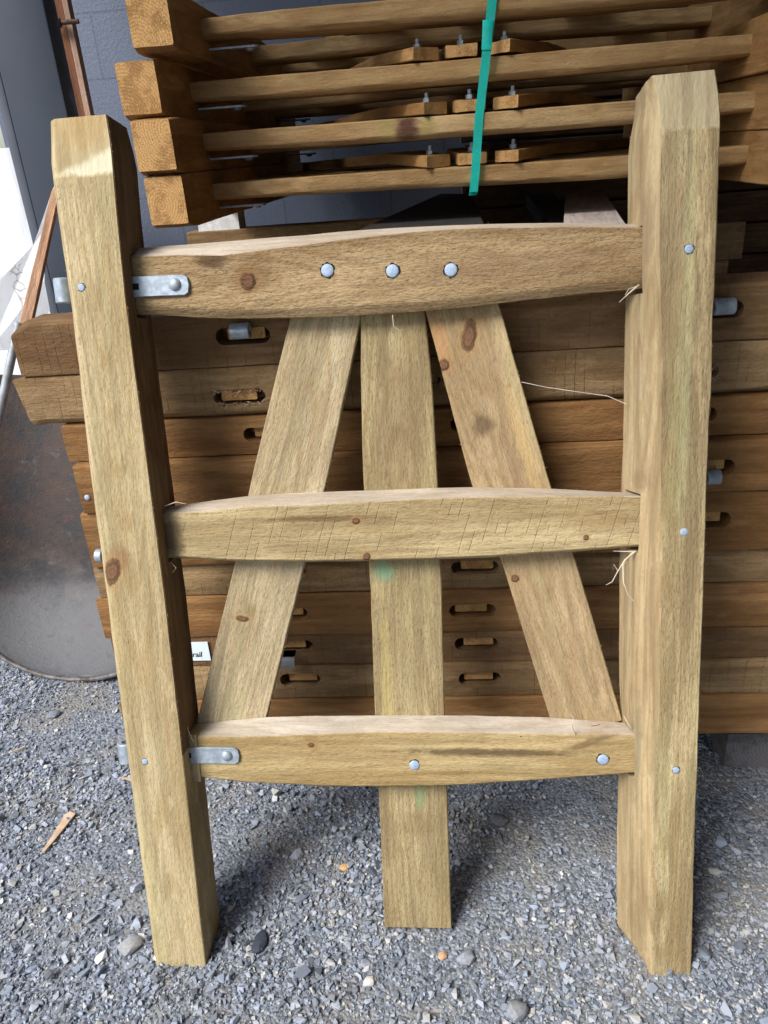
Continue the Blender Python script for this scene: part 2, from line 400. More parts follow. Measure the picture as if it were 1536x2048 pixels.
def stones():
    protos = []
    for k in range(14):
        bm = bmesh.new(); r = random.Random(k)
        for i in range(8 if k < 9 else 12):
            v = Vector((r.gauss(0, 1), r.gauss(0, 1), r.gauss(0, 1))).normalized() * r.uniform(.8, 1.15)
            bm.verts.new((v.x * r.uniform(.9, 1.1), v.y * .8, v.z * .58))
        bmesh.ops.convex_hull(bm, input=bm.verts[:]); bmesh.ops.delete(bm, geom=[v for v in bm.verts if not v.link_faces], context='VERTS')
        bmesh.ops.triangulate(bm, faces=bm.faces[:]); bm.verts.index_update()
        protos.append((np.array([v.co[:] for v in bm.verts]), np.array([[v.index for v in f.verts] for f in bm.faces]))); bm.free()
    V, Fc, tone = [], [], []; off = 0
    cr, cu, fw = np.array(CR), np.array(CU), np.array(FWD)
    for (n, lo, hi, pw) in ((115000, .0017, .0036, 1.2), (62000, .0034, .0062, 1.5), (16000, .006, .0100, 1.9), (1300, .0100, .0155, 2.2)):
        x = rng.uniform(-1.5, 1.35, n); y = rng.uniform(.55, 2.3, n)
        # density varies: sandy patches carry fewer stones
        dens = np.array([noise.noise(Vector((a * 3.1, b * 3.1, 7))) for a, b in zip(x, y)])
        keep = rng.uniform(0, 1, n) < np.clip(.70 + dens * 1.6, .20, 1)
        P = np.stack([x, y, -CH * np.ones(n)], 1)
        zc = P @ fw; u = F * (P @ cr) / zc; v = F * (P @ cu) / zc
        keep &= (zc > .2) & (abs(u) < 950) & (abs(v) < 1180)
        x, y = x[keep], y[keep]; n = len(x)
        r = lo + (hi - lo) * rng.uniform(0, 1, n) ** pw
        gzv = np.array([HZ(a, b) for a, b in zip(x, y)])
        ang = rng.uniform(0, 2 * np.pi, n); tilt = rng.normal(0, .35, n); pid = rng.integers(0, len(protos), n)
        asp = rng.uniform(.7, 1.25, n); lift = r * rng.uniform(-.1, .95, n)
        tn = rng.uniform(0, 1, n)
        for k, (pv, pf) in enumerate(protos):
            s_ = np.where(pid == k)[0]
            if not len(s_): continue
            q = pv[None] * r[s_, None, None] * np.stack([asp[s_], 1 / asp[s_], np.ones(len(s_))], 1)[:, None, :]
            ct, stt = np.cos(tilt[s_])[:, None], np.sin(tilt[s_])[:, None]
            yy = q[:, :, 1] * ct - q[:, :, 2] * stt; zz = q[:, :, 1] * stt + q[:, :, 2] * ct
            ca, sa = np.cos(ang[s_])[:, None], np.sin(ang[s_])[:, None]
            xx = q[:, :, 0] * ca - yy * sa; y2 = q[:, :, 0] * sa + yy * ca
            W = np.stack([xx + x[s_, None], y2 + y[s_, None], zz + (gzv[s_] + lift[s_])[:, None]], 2)
            V.append(W.reshape(-1, 3)); m_ = len(pv)
            Fc.append((pf[None] + (np.arange(len(s_)) * m_)[:, None, None] + off).reshape(-1, 3)); off += len(s_) * m_
            tone.append(np.repeat(tn[s_], m_))
    V = np.concatenate(V); Fc = np.concatenate(Fc); tone = np.concatenate(tone)
    me = bpy.data.meshes.new('gravel'); me.vertices.add(len(V)); me.vertices.foreach_set('co', V.ravel().astype(np.float32))
    me.loops.add(Fc.size); me.loops.foreach_set('vertex_index', Fc.ravel().astype(np.int32))
    me.polygons.add(len(Fc)); me.polygons.foreach_set('loop_start', (np.arange(len(Fc)) * 3).astype(np.int32))
    at = me.attributes.new('tone', 'FLOAT', 'POINT'); at.data.foreach_set('value', tone.astype(np.float32))
    me.update(calc_edges=True); me.shade_flat()
    m = NT('gravel_stone'); a = m.n('Attribute', dict(attribute_name='tone')).outputs['Fac']
    cr_ = m.n('ValToRGB', None, Fac=a); e = cr_.color_ramp; e.elements[0].color = (.08, .095, .12, 1); e.elements[1].color = (.56, .57, .575, 1)
    for p, c_ in ((.18, (.125, .165, .23, 1)), (.45, (.24, .29, .375, 1)), (.62, (.36, .395, .45, 1)), (.80, (.27, .34, .47, 1)), (.91, (.46, .445, .41, 1))):
        x = e.elements.new(p); x.color = c_
    tc = m.n('TexCoord').outputs['Object']
    c = m.mix(m.ramp(m.noise(tc, 900, 3, .6), .3, .7, 0, .35), cr_.outputs[0], (.42, .41, .385))
    dust = m.noise(tc, 5, 4, .6)
    c = m.mix(m.ramp(dust, .45, .7, 0, .26), c, (.29, .285, .27))
    mat = m.done(c, .8, m.bump(m.noise(tc, 1500, 3, .6), .3, .0006), spec=.3)
    me.materials.append(mat); o = bpy.data.objects.new('gravel', me); COL.objects.link(o)
    tag(o, 'loose crushed blue grey gravel covering the ground', 'gravel', kind='stuff')
stones()

def pebble(name, u, v, sz, col, label, flat=.6, long=1.3, ang=0, cat='stone', group=None, seed=1):
    bm = bmesh.new(); r = random.Random(seed)
    bmesh.ops.create_icosphere(bm, subdivisions=2, radius=1)
    for q in bm.verts:
        k = 1 + .28 * noise.noise(q.co * 1.3 + Vector((seed, 0, 0)))
        q.co = Vector((q.co.x * long, q.co.y, q.co.z * flat)) * sz * k
    P = gz(u, v, 0); mat = simple(name + '_' + cat + str(seed), col, .8, 0, .18, 200, .4, 700, .3)
    o = from_bm(name, bm, mat, None, TR(P.x, P.y, HZ(P.x, P.y) + sz * flat * .75) @ RZ(ang), sharp=24); tag(o, label, cat, group); return o
pebble('stone', 262, 1895, .0165, (.33, .34, .35), 'pale smooth egg shaped stone beside the foot of the left post', .6, 1.35, .7, seed=3)
pebble('stone', 738, 1962, .0085, (.62, .61, .56), 'small white quartz stone low in the middle of the gravel', .7, 1.2, .2, seed=5)
pebble('stone', 519, 1885, .0125, (.045, .055, .08), 'dark slate coloured stone right of the left post foot', .5, 1.9, 1.3, seed=6)
pebble('stone', 932, 1918, .0125, (.27, .29, .33), 'rounded blue grey stone below the middle batten', .7, 1.2, .3, seed=8)
pebble('stone', 1034, 2025, .016, (.25, .26, .28), 'big grey stone at the bottom edge of the photo', .75, 1.1, .3, seed=9)
pebble('stone', 1000, 1643, .0135, (.17, .18, .19), 'flat grey stone on the gravel behind the right end of bottom rail', .6, 1.3, -.3, seed=10)
pebble('stone', 108, 1655 - 225, .013, (.20, .23, .28), 'blue grey stone just below the wheelbarrow lip', .6, 1.3, .5, seed=11)
pebble('wood_chip', 688, 1733, .0085, (.60, .36, .15), 'small orange wood chip lying on the gravel inside the gate', .6, 1.2, .4, 'wood chip', seed=12)
pebble('wood_chip', 885, 1911, .0075, (.52, .33, .20), 'tiny tan wood chip below the foot of the middle batten', .6, 1.2, .4, 'wood chip', seed=13)

SPL = simple('split_pine', (.55, .40, .27), .8, 0, .2, 40, .4, 300, .2)
def splinter(name, a, b, w_, label):
    A, B = gz(*a), gz(*b); d = (B - A); L = d.length; an = math.atan2(d.y, d.x)
    bm = bmesh.new()
    top = [(-.5 * L, .25 * w_), (-.1 * L, .30 * w_), (.38 * L, .5 * w_), (.5 * L, .25 * w_), (.47 * L, -.5 * w_), (0, -.32 * w_), (-.48 * L, -.05 * w_)]
    bm = prism_bm(top, 0, .0035)
    o = from_bm(name, bm, SPL, None, TR((A.x + B.x) / 2, (A.y + B.y) / 2, HZ((A.x + B.x) / 2, (A.y + B.y) / 2) + .006) @ RZ(an) @ RY(-.03)); tag(o, label, 'splinter')
splinter('wood_splinter', (88, 1706), (145, 1627), .022, 'long pale wood splinter lying on the gravel left of the gate')
splinter('wood_splinter', (238, 1557), (300, 1566), .010, 'short tan wood splinter poking out behind the left post')
splinter('wood_splinter', (20, 1508), (52, 1496), .004, 'thin straw coloured splinter at the left edge on the gravel')

# ------------------------------------------------------------------ block wall, added side wall and roof
def block_wall():
    m = NT('painted_block'); raw, _ = m.coords(False)
    br = m.n('TexBrick', dict(offset=.5), Vector=raw, Scale=1.0, Mortar_Size=.005, Mortar_Smooth=.6, Brick_Width=.4, Row_Height=.2)
    br.inputs['Color1'].default_value = (.125, .152, .215, 1); br.inputs['Color2'].default_value = (.113, .138, .195, 1); br.inputs['Mortar'].default_value = (.085, .105, .150, 1)
    n1 = m.noise(raw, 90, 4, .65)
    c = m.mix(m.ramp(n1, .3, .7, 0, .22), br.outputs[0], (.20, .23, .29))
    b = m.bump(br.outputs['Fac'], -.6, .004); b = m.bump(n1, .5, .004, b); b = m.bump(m.noise(raw, 260, 2), .35, .002, b)
    return m.done(c, .55, b, spec=.4)
BW = block_wall()
Mw = frame(S, Z, -N, wp(0, 2.22, 0))
o = from_bm('block_wall', box_bm(-1.42, 3.0, 0, 3.0, -.19, 0), BW, None, TR(0, 0, 0)); o.matrix_world = Mw @ TR(-.10, -.045, 0)
tag(o, 'blue grey painted concrete block wall behind the stacked gates', 'wall')
DK = simple('sky_blocker_dark', (.035, .036, .04), .7, 0, .2, 4, .2, 40)
o = from_bm('side_wall', box_bm(1.36, 1.50, -5.0, 2.02, 0, 4.6), DK); o.matrix_world = MS  # added out of view to cut sky fill from the right
tag(o, 'unseen dark side wall added to block sky light from the right', 'wall')
bmr = bmesh.new()
for k in range(62):
    x0 = -1.3 + k * .05
    for (xa, xb, z) in ((x0, x0 + .025, 0), (x0 + .025, x0 + .05, .012)):
        b = box_bm(xa, xb, -.02, 2.42, 2.55 + z, 2.556 + z)
        t = bpy.data.meshes.new('t'); b.to_mesh(t); b.free(); bmr.from_mesh(t)
for k in range(34):
    x0 = -.30 + k * .05
    for (xa, xb, z) in ((x0, x0 + .025, 0), (x0 + .025, x0 + .05, .012)):
        b = box_bm(xa, xb, -5.0, -.022, 2.55 + z, 2.556 + z)
        t = bpy.data.meshes.new('t'); b.to_mesh(t); b.free(); bmr.from_mesh(t)
o = from_bm('added_shade_roof', bmr, DK); o.matrix_world = MS  # added out of view, extended forward at right to block sky light
tag(o, 'unseen dark corrugated roof added above the stacks to block sky light', 'roof')

# steel column and timber strip at left
COLM = simple('charcoal_paint', (.040, .052, .074), .55, .0, .06, 6, .06, 60, .5)
c0 = empty('steel_column', TR(-.872, 2.40, 0), 'smooth charcoal painted steel column at the left edge', 'column')
from_bm('column_body', box_bm(-.068, .088, 0, .10, 0, 3.0, .006), COLM, c0)
from_bm('column_flange', box_bm(-.098, -.071, .01, .10, 0, 3.0, .005), simple('charcoal_edge', (.11, .125, .155), .35, 0, .1, 6, .1, 60), c0)
c1 = empty('timber_strip', TR(-.876, 2.76, 0), 'reddish brown vertical timber strip with a rusty bolt on the block wall', 'timber strip')
timber('strip_board', box_keys(0, 2.9, -.036, .030, 0, .04), [wood('red_brown_pine', (.27, .125, .07), (.18, .08, .045), pit=.2, bumpk=.5), END_STK], c1, frame(Z, Vector((1, 0, 0)), Vector((0, 1, 0)), (0, 0, 0)), dx=.2)
timber('pale_edge_bead', box_keys(0, 2.9, .0305, .048, -.004, .036), [wood('pale_bead', (.52, .36, .28), (.42, .28, .21), pit=.2, bumpk=.5), END_MAIN], c1, frame(Z, Vector((1, 0, 0)), Vector((0, 1, 0)), (0, 0, 0)), dx=.2)
RUST = simple('rusty_steel', (.10, .065, .05), .7, .4, .4, 120, .5, 300)
P = hit(130, 45, Vector((0, 2.74, 0)), Vector((0, 1, 0)))
bm = cyl_bm(.007, .085, 12); xf(bm, RY(math.pi / 2))
b2 = cyl_bm(.014, .012, 6); xf(b2, TR(-.018, 0, 0) @ RY(math.pi / 2)); t = bpy.data.meshes.new('t'); b2.to_mesh(t); bm.from_mesh(t)
from_bm('latch_bolt', bm, RUST, c1, TR(P.x + .876, P.y - 2.76 - .004, P.z))

# ------------------------------------------------------------------ hardware
def hinge(parent, M, name='hinge_strap', length=.115, off=0.0, barrel=True, hole=True, u0=0.0):
    """strap in local XY, x from the post's inner side along the rail, +z out of the rail face"""
    pts = [(u0, -.0145), (length - .008, -.0145), (length - .002, -.011), (length, 0), (length - .002, .011), (length - .008, .0145), (u0, .0145)]
    bm = prism_bm(pts, 0, .0045)
    bmesh.ops.bevel(bm, geom=bm.edges[:], offset=.0008, segments=1, affect='EDGES')
    s_ = from_bm(name, bm, GALV, parent, M)
    if hole: from_bm('square_hole', box_bm(.012, .021, -.0045, .0045, .0042, .0049), DARK, s_)
    b = from_bm('bolt_head', dome_bm(.0095, .006), GALV, s_, TR(length - .021, .001, .0045))
    return s_
DARK = simple('dark_gap', (.012, .010, .008), .9)
def barrel(parent, M, r=.0125, h=.034):               # axis along local x
    bm = cyl_bm(r, h, 28, r * .52, .0012); xf(bm, RY(math.pi / 2))
    return from_bm('hinge_barrel', bm, GALV, parent, M)

# ------------------------------------------------------------------ MAIN GATE
gate = empty('wooden_gate', MG, 'pale sawn pine gate with three splayed battens leaning on the stacked gates', 'gate')
M_POST = RZ(math.pi / 2)                # local X = up the post, local Y = towards the left of the gate
def loc(Mloc, u, v, d): 
    s_, t_ = gt(u, v, d); return tuple(Mloc.inverted() @ Vector((s_, t_, -d)))
def edge_fn(pts, d=0.0):
    q = sorted([gt(*p, d)[::-1] for p in pts]); t_ = [a for a, b in q]; s_ = [b for a, b in q]
    return lambda t: float(np.interp(t, t_, s_))
ZF, ZB = .034, .070                     # rail front and back, behind the posts' front face
# left post
eL = edge_fn([(99, 238), (102, 330), (115, 430), (144, 620), (188, 1000), (245, 1430), (311, 1930)], .014)
eR = edge_fn([(210, 233), (222, 290), (247, 560), (276, 780), (305, 1000), (333, 1220), (358, 1440), (385, 1690), (412, 1935)])
keys = []
for t_ in [-.009] + list(np.linspace(.03, 1.28, 17)) + [1.305, 1.33, 1.361]:
    k = max(0, (t_ - 1.285) / .076); l, r_ = -eL(t_), -eR(t_); kb = max(0, (t_ - 1.31) / .047)
    keys.append((t_, [(l, -.014 - .002 * k), (l - .011, -.006 * k), (r_, -.005 * k), (r_ - .001 * k, -.090 + .016 * kb), (l - .004, -.090 + .016 * kb)]))
mL = wood('left_post_pine', (.63, .52, .315), (.45, .35, .185), topcut=1.288, pit=1.0, green=.2,
    knots=[(loc(M_POST, 224, 1143, 0), .012, .020, 1.2)],
    smudges=[(loc(M_POST, 240, 1120, 0), .022, .028, 1.2, (.20, .10, .05), .6), (loc(M_POST, 132, 640, 0), .3, .012, 0, (.33, .22, .11), .6),
             (loc(M_POST, 165, 250, 0), .04, .05, 0, (.38, .25, .10), .6)])
lp = timber('post', keys, [mL, END_MAIN], gate, M_POST, dx=.008, ds=.007, amp=.0007, seed=1, fuzz=260)
# right post
ridge = edge_fn([(1305, 145), (1317, 195), (1321, 255), (1318, 377), (1316, 488), (1319, 593), (1324, 705), (1321, 809), (1319, 949), (1321, 1019), (1323, 1123), (1319, 1298), (1318, 1400), (1313, 1500), (1305, 1700), (1298, 1850), (1303, 1952)])
rR = edge_fn([(1434, 140), (1443, 195), (1441, 279), (1438, 349), (1433, 488), (1427, 593), (1424, 757), (1419, 862), (1413, 994), (1408, 1158), (1403, 1298), (1405, 1250), (1399, 1400), (1394, 1550), (1388, 1750), (1382, 1952)])
sil = edge_fn([(1307, 141), (1276, 181), (1262, 314), (1261, 447), (1256, 576), (1251, 844), (1248, 949), (1244, 1123), (1243, 1298), (1245, 1425), (1240, 1575), (1237, 1700), (1237, 1880), (1250, 1915), (1303, 1950)], .07)
midl = lambda t: .3625 + .002 * math.sin(t * 9)
keys = []
for t_ in [-.006] + list(np.linspace(.03, 1.27, 24)) + [1.30, 1.327, 1.352]:
    k = max(0, (t_ - 1.28) / .072); kt = max(0, (t_ - 1.315) / .037); kb = max(0, (.05 - t_) / .05)
    r_, rg, sl = -rR(t_), -ridge(t_), -sil(min(t_, 1.318))
    lerp = lambda a, b, q: a + (b - a) * q
    ml = lerp(-midl(t_) - .012 * kb, rg + .003, kt); sl = max(sl, -.372) if t_ < .06 else min(sl, -.345); sl = lerp(sl, rg + .0045, kt)
    keys.append((t_, [(ml, -.033), (rg, -.006 * k), (r_, -.006 * k), (r_ + .002, -.090 + .015 * kt), (sl, -.088 + .012 * kt + .01 * kb)]))
def off(k, vals): x, c = k; return (x, [(a[0], a[1], v) for a, v in zip(c, vals)])
keys[0] = off(keys[0], (.016, .001, 0, .003, .03)); keys[-1] = off(keys[-1], (.001, .002, .003, -.002, -.004))
mR = wood('right_post_pine', (.58, .465, .265), (.36, .27, .14), topcut=1.288, pit=1.2, green=.18, streak=1.7,
    smudges=[(loc(M_POST, 1372, 700, 0), .35, .010, 0, (.50, .50, .27), .3), (loc(M_POST, 1350, 1700, 0), .2, .010, 0, (.26, .19, .09), .5),
             (loc(M_POST, 1345, 500, 0), .25, .02, 0, (.30, .22, .12), .5), (loc(M_POST, 1290, 300, .02), .12, .02, 0, (.60, .48, .33), .7),
             (loc(M_POST, 1300, 480, .02), .06, .012, 0, (.22, .15, .09), .5), (loc(M_POST, 1285, 950, .02), .03, .02, 0, (.25, .17, .09), .5)],
    knots=[(loc(M_POST, 1272, 280, .05), .009, .006, 0)])
WANE = wood('wane_face_pine', (.56, .44, .255), (.38, .28, .15), pit=.5, streak=1.2, bumpk=.6, smudges=[(loc(M_POST, 1280, 960, .03), .02, .02, 0, (.24, .17, .09), .6), (loc(M_POST, 1295, 470, .03), .08, .012, 0, (.24, .17, .10), .6), (loc(M_POST, 1270, 1500, .03), .12, .01, 0, (.20, .17, .10), .6)])
rp = timber('post', keys, [mR, END_MAIN, WANE], gate, M_POST, dx=.008, ds=.007, amp=.0009, seed=2, fuzz=260)

for p in rp.data.polygons:
    if p.material_index == 0 and p.normal.y > .5: p.material_index = 2

def rail(name_mat, topb, topf, botf, x0, x1, mat, seed, chamf=.006, tail=.014, thick=ZB - ZF):
    """front outline traced on the rail's own front plane; the top edge slopes a little back"""
    tf = sorted(gt(*p, ZF) for p in topf); tb = sorted(gt(*p, ZB) for p in topb); bf = sorted(gt(*p, ZF) for p in botf)
    fn = lambda a: (lambda x: float(np.interp(x, [q[0] for q in a], [q[1] for q in a])))
    f1, f2, f3 = fn(tf), fn(tb), fn(bf); keys = []
    for x in np.linspace(x0, x1, 26):
        top, bk, bt = f1(x), f2(x), f3(x)
        keys.append((float(x), [(top, -ZF), (bk, -ZB), (bt + .004, -ZB), (bt, -ZF - .010), (bt + chamf, -ZF)]))
    o = timber('rail', keys, [mat, END_MAIN, PLANED_SKYLIT], gate, Matrix.Identity(4), dx=.007, ds=.006, amp=.0006, seed=seed, fuzz=200, bevel=.0010)
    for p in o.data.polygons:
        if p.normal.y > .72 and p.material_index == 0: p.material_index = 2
    ENDS.append(((f1(x0 + .01), f3(x0 + .01)), (f1(x1 - .01), f3(x1 - .01))))
    return o
ENDS = []
PLANED_SKYLIT = wood('planed_skylit_top_face', (.60, .53, .44), (.47, .40, .31), pit=.5, streak=.8, bumpk=.6)  # planed tops, paler still with sky light put into the colour
I4 = Matrix.Identity(4)
mt = wood('top_rail_pine', (.48, .345, .19), (.31, .21, .105), pit=1.5, streak=.6, bumpk=1.5,
    knots=[(loc(I4, 495, 563, ZF), .011, .012, 0)],
    smudges=[(loc(I4, 425, 520, ZF), .032, .014, 0, (.09, .05, .025), .85), (loc(I4, 500, 545, ZF), .04, .028, .3, (.17, .10, .045), .6), (loc(I4, 1000, 530, ZF), .20, .03, 0, (.24, .15, .08), .5),
             (loc(I4, 450, 495, ZF), .03, .006, 0, (.33, .19, .16), .6)])
rail('t', [(296, 494), (430, 484), (600, 471), (708, 460), (849, 452), (966, 448), (1100, 446), (1282, 448)],
     [(285, 513), (330, 512), (380, 510), (427, 515), (538, 500), (708, 476), (849, 462), (966, 456), (1100, 455), (1280, 456)],
     [(287, 629), (352, 633), (450, 637), (600, 635), (720, 631), (850, 622), (950, 613), (1060, 599), (1180, 586), (1280, 578)], -.385, .385, mt, 3, chamf=.013)
mm = wood('middle_rail_pine', (.56, .445, .245), (.38, .285, .145), pit=1.0, saw=.32, streak=1.0,
    knots=[(loc(I4, 712, 1042, ZF), .006, .005, 0), (loc(I4, 733, 1113, ZF), .0055, .0055, 0), (loc(I4, 1172, 1075, ZF), .004, .004, 0)],
    smudges=[(loc(I4, 640, 1038, ZF), .12, .006, -.01, (.14, .08, .04), .75), (loc(I4, 345, 1070, ZF), .02, .05, 0, (.10, .07, .04), .7), (loc(I4, 1200, 1040, ZF), .08, .02, 0, (.30, .19, .08), .4)])
rail('m', [(335, 1013), (422, 1001), (508, 991), (600, 985), (727, 981), (871, 976), (949, 974), (1100, 976), (1275, 985)],
     [(332, 1028), (430, 1023), (500, 1014), (600, 1013), (656, 1009), (750, 1005), (851, 999), (1000, 995), (1100, 994), (1275, 992)],
     [(340, 1119), (469, 1126), (594, 1128), (734, 1126), (851, 1123), (969, 1119), (1100, 1110), (1280, 1097)], -.385, .385, mm, 4, chamf=.006)
mb = wood('bottom_rail_pine', (.56, .43, .22), (.38, .27, .12), pit=1.0,
    smudges=[(loc(I4, 980, 1505, ZF), .17, .009, -.02, (.11, .075, .035), .85), (loc(I4, 1180, 1485, ZF), .06, .007, .35, (.15, .10, .05), .6), (loc(I4, 620, 1480, ZF), .012, .03, .5, (.30, .19, .09), .6)],
    knots=[(loc(I4, 622, 1490, ZF), .005, .004, 0)])
rail('b', [(372, 1450), (400, 1446), (525, 1434), (600, 1431), (768, 1430), (918, 1430), (1098, 1434), (1243, 1445), (1260, 1446)],
     [(370, 1474), (500, 1475), (615, 1470), (768, 1465), (968, 1467), (1118, 1470), (1262, 1470)],
     [(370, 1557), (500, 1571), (650, 1578), (768, 1579), (893, 1578), (1018, 1571), (1143, 1562), (1268, 1552)], -.385, .385, mb, 5, chamf=.007)

# battens: behind the rails
ZT = .0702; BT = .022
def batten(pl, pr, t0, t1, mat_fn, seed, shade=1):
    L = sorted([gt(*p, ZT)[::-1] for p in pl]); Rr = sorted([gt(*p, ZT)[::-1] for p in pr])
    fl = lambda t: float(np.interp(t, [a for a, b in L], [b for a, b in L])) if L[0][0] <= t <= L[-1][0] else (L[-1][1] + (t - L[-1][0]) * (L[-1][1] - L[0][1]) / (L[-1][0] - L[0][0]) if t > L[-1][0] else L[0][1] + (t - L[0][0]) * (L[-1][1] - L[0][1]) / (L[-1][0] - L[0][0]))
    fr = lambda t: float(np.interp(t, [a for a, b in Rr], [b for a, b in Rr])) if Rr[0][0] <= t <= Rr[-1][0] else (Rr[-1][1] + (t - Rr[-1][0]) * (Rr[-1][1] - Rr[0][1]) / (Rr[-1][0] - Rr[0][0]) if t > Rr[-1][0] else Rr[0][1] + (t - Rr[0][0]) * (Rr[-1][1] - Rr[0][1]) / (Rr[-1][0] - Rr[0][0]))
    c0 = Vector(((fl(t0) + fr(t0)) / 2, t0)); c1_ = Vector(((fl(t1) + fr(t1)) / 2, t1)); d = (c1_ - c0); an = math.atan2(d.y, d.x)
    Mb = TR(c0.x, c0.y, 0) @ RZ(an); Mi = Mb.inverted(); n = 14; keys = []
    Lp = [Mi @ Vector((fl(t), t, 0)) for t in np.linspace(t0 - .05, t1 + .05, 40)]; Rp = [Mi @ Vector((fr(t), t, 0)) for t in np.linspace(t0 - .05, t1 + .05, 40)]
    for x in np.linspace(0, d.length, n):
        yl = float(np.interp(x, [p.x for p in Lp], [p.y for p in Lp])); yr = float(np.interp(x, [p.x for p in Rp], [p.y for p in Rp]))
        keys.append((float(x), [(yl, -ZT), (yr, -ZT), (yr, -ZT - BT), (yl, -ZT - BT)]))
    return timber('batten', keys, [mat_fn(Mb), END_MAIN], gate, Mb, dx=.007, ds=.006, amp=.0006, seed=seed, fuzz=160)
batten([(580, 640), (497, 980), (470, 1130), (395, 1440)], [(722, 635), (648, 985), (608, 1130), (533, 1432)], .405, 1.175,
    lambda M: wood('left_batten_pine', (.58, .48, .31), (.43, .34, .20), pit=1.3, green=.25, streak=1.3,
        knots=[(loc(M, 484, 1237, ZT), .005, .011, 0.15)], smudges=[(loc(M, 640, 830, ZT), .05, .02, 0, (.34, .24, .13), .5), (loc(M, 500, 1225, ZT), .02, .012, 0, (.24, .17, .06), .6)]), 6)
batten([(722, 632), (721, 760), (728, 980), (740, 1125), (750, 1430), (770, 1852)], [(848, 628), (866, 770), (876, 975), (882, 1125), (889, 1430), (903, 1858)], gt(836, 1855, ZT)[1], 1.175,
    lambda M: wood('middle_batten_pine', (.46, .365, .20), (.31, .235, .12), pit=1.3, green=.15, streak=1.2,
        smudges=[(loc(M, 768, 1142, ZT), .022, .020, 0, (.22, .36, .21), .85), (loc(M, 840, 1592, ZT), .03, .012, 0, (.22, .32, .16), .6),
                 (loc(M, 800, 850, ZT), .13, .05, 0, (.22, .15, .08), .55), (loc(M, 835, 1650, ZT), .03, .04, 0, (.20, .14, .07), .45), (loc(M, 775, 1400, ZT), .2, .012, 0, (.50, .40, .15), .4)]), 7)
batten([(853, 625), (945, 975), (1003, 1120), (1098, 1430)], [(1000, 615), (1102, 975), (1148, 1110), (1243, 1437)], .405, 1.175,
    lambda M: wood('right_batten_pine', (.54, .405, .235), (.39, .28, .15), pit=1.1, green=.2,
        knots=[(loc(M, 938, 672, ZT), .022, .0105, -.45), (loc(M, 887, 730, ZT), .008, .008, 0), (loc(M, 1030, 1157, ZT), .006, .006, 0)],
        smudges=[(loc(M, 965, 850, ZT), .020, .022, 0, (.13, .08, .045), .8), (loc(M, 880, 680, ZT), .05, .016, 0, (.48, .27, .12), .7), (loc(M, 1045, 880, ZT), .10, .012, 0, (.58, .40, .17), .5), (loc(M, 1030, 950, ZT), .09, .010, 0, (.24, .15, .09), .5)]), 8)

# mortises round the rail ends + torn mortise foot at the left post
mort = []
for (l0, l1), (r0, r1) in ENDS: mort.append((l1 - .004, l0 + .005, r1 - .006, r0 + .003))
lp.data.materials.append(wood('stained_shaded_side_face', (.30, .205, .115), (.19, .12, .062), pit=.5, streak=1.2))  # inner face browner: stain, plus shade put into the colour
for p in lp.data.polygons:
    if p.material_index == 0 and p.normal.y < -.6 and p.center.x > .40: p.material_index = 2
bpy.context.view_layer.update()
cut(lp, [box_bm(a, b, .345, .40, -.076, -.031) for a, b, c, d in mort] + [xf(prism_bm([(.272, .355), (.352, .345), (.352, .372), (.31, .3665)], -.052, -.022), I4)])
cut(rp, [box_bm(c, d, -.41, -.345, -.076, -.031) for a, b, c, d in mort])

# hinges + barrels + bolts + nails of the main gate
for (u, v, us, ls) in ((380, 567, .0, .088), (480, 1507, .0, .098)):
    s1, t1 = gt(u, v, ZF)
    h = hinge(gate, TR(-.377, t1, -ZF + .0008) @ RZ(-.02), length=s1 + .377)
    h.name = 'hinge_strap'
for (u, v) in ((124, 582), (250, 1503)):
    s1, t1 = gt(u, v, .045)
    barrel(gate, TR(s1 - .001 + .004, t1, -.045) @ RZ(math.pi / 2), .0135, .036)
    from_bm('hinge_plate', box_bm(s1 + .008, -.40, t1 - .0145, t1 + .0145, -.044, -.0395, .0006), GALV, gate)
for (u, v, d, r_) in ((655, 541, ZF, .0092), (785, 542, ZF, .0092), (902, 540, ZF, .0092), (829, 1530, ZF, .0084), (1206, 1519, ZF, .0090),
                      (163, 575, 0, .0052), (290, 1523, 0, .0050), (1378, 498, 0, .0060), (1368, 1064, 0, .0056), (1352, 1540, 0, .0054)):
    s1, t1 = gt(u, v, d)
    from_bm('bolt_head', dome_bm(r_, .0022 if d else .0012), ZINC, gate, TR(s1, t1, -d + .0006))
    bm = cyl_bm(r_ * 1.1, .0016, 22)
    for q in bm.verts:
        if q.co.xy.length > 1e-4: q.co.xy *= random.choice((.9, .95, 1.0, 1.0, 1.16))
    from_bm('bolt_hole', bm, DARK, gate, TR(s1, t1, -d - .0006))
# torn fibres at the joints of the right post
FIB = simple('torn_fibre', (.62, .54, .42), .8, 0, .2, 60, .2, 300, .2)
def fibre(pts, r_=.0010, d=.03, name='torn_fibre'):
    bm = tube_bm([(*gt(u, v, dd), -dd) for u, v, dd in pts], r_, 5, .25); from_bm(name, bm, FIB, gate)
fibre([(1270, 1103, .034), (1250, 1120, .022), (1236, 1142, .018), (1224, 1164, .016), (1212, 1170, .016)], .0013)
fibre([(1265, 1105, .034), (1246, 1130, .02), (1247, 1165, .014), (1256, 1190, .013), (1268, 1203, .013)], .0013)
fibre([(1236, 1142, .018), (1227, 1128, .02), (1226, 1140, .02)], .0006)
fibre([(1272, 1103, .034), (1250, 1103, .03), (1226, 1102, .028)], .0013)
fibre([(1278, 570, .034), (1262, 583, .02), (1250, 594, .018), (1238, 605, .016)], .0013)
fibre([(1276, 572, .034), (1258, 578, .02), (1250, 590, .018)], .0009)
fibre([(1150, 1470, .034), (1143, 1450, .026), (1147, 1438, .026), (1141, 1428, .03)], .0012)
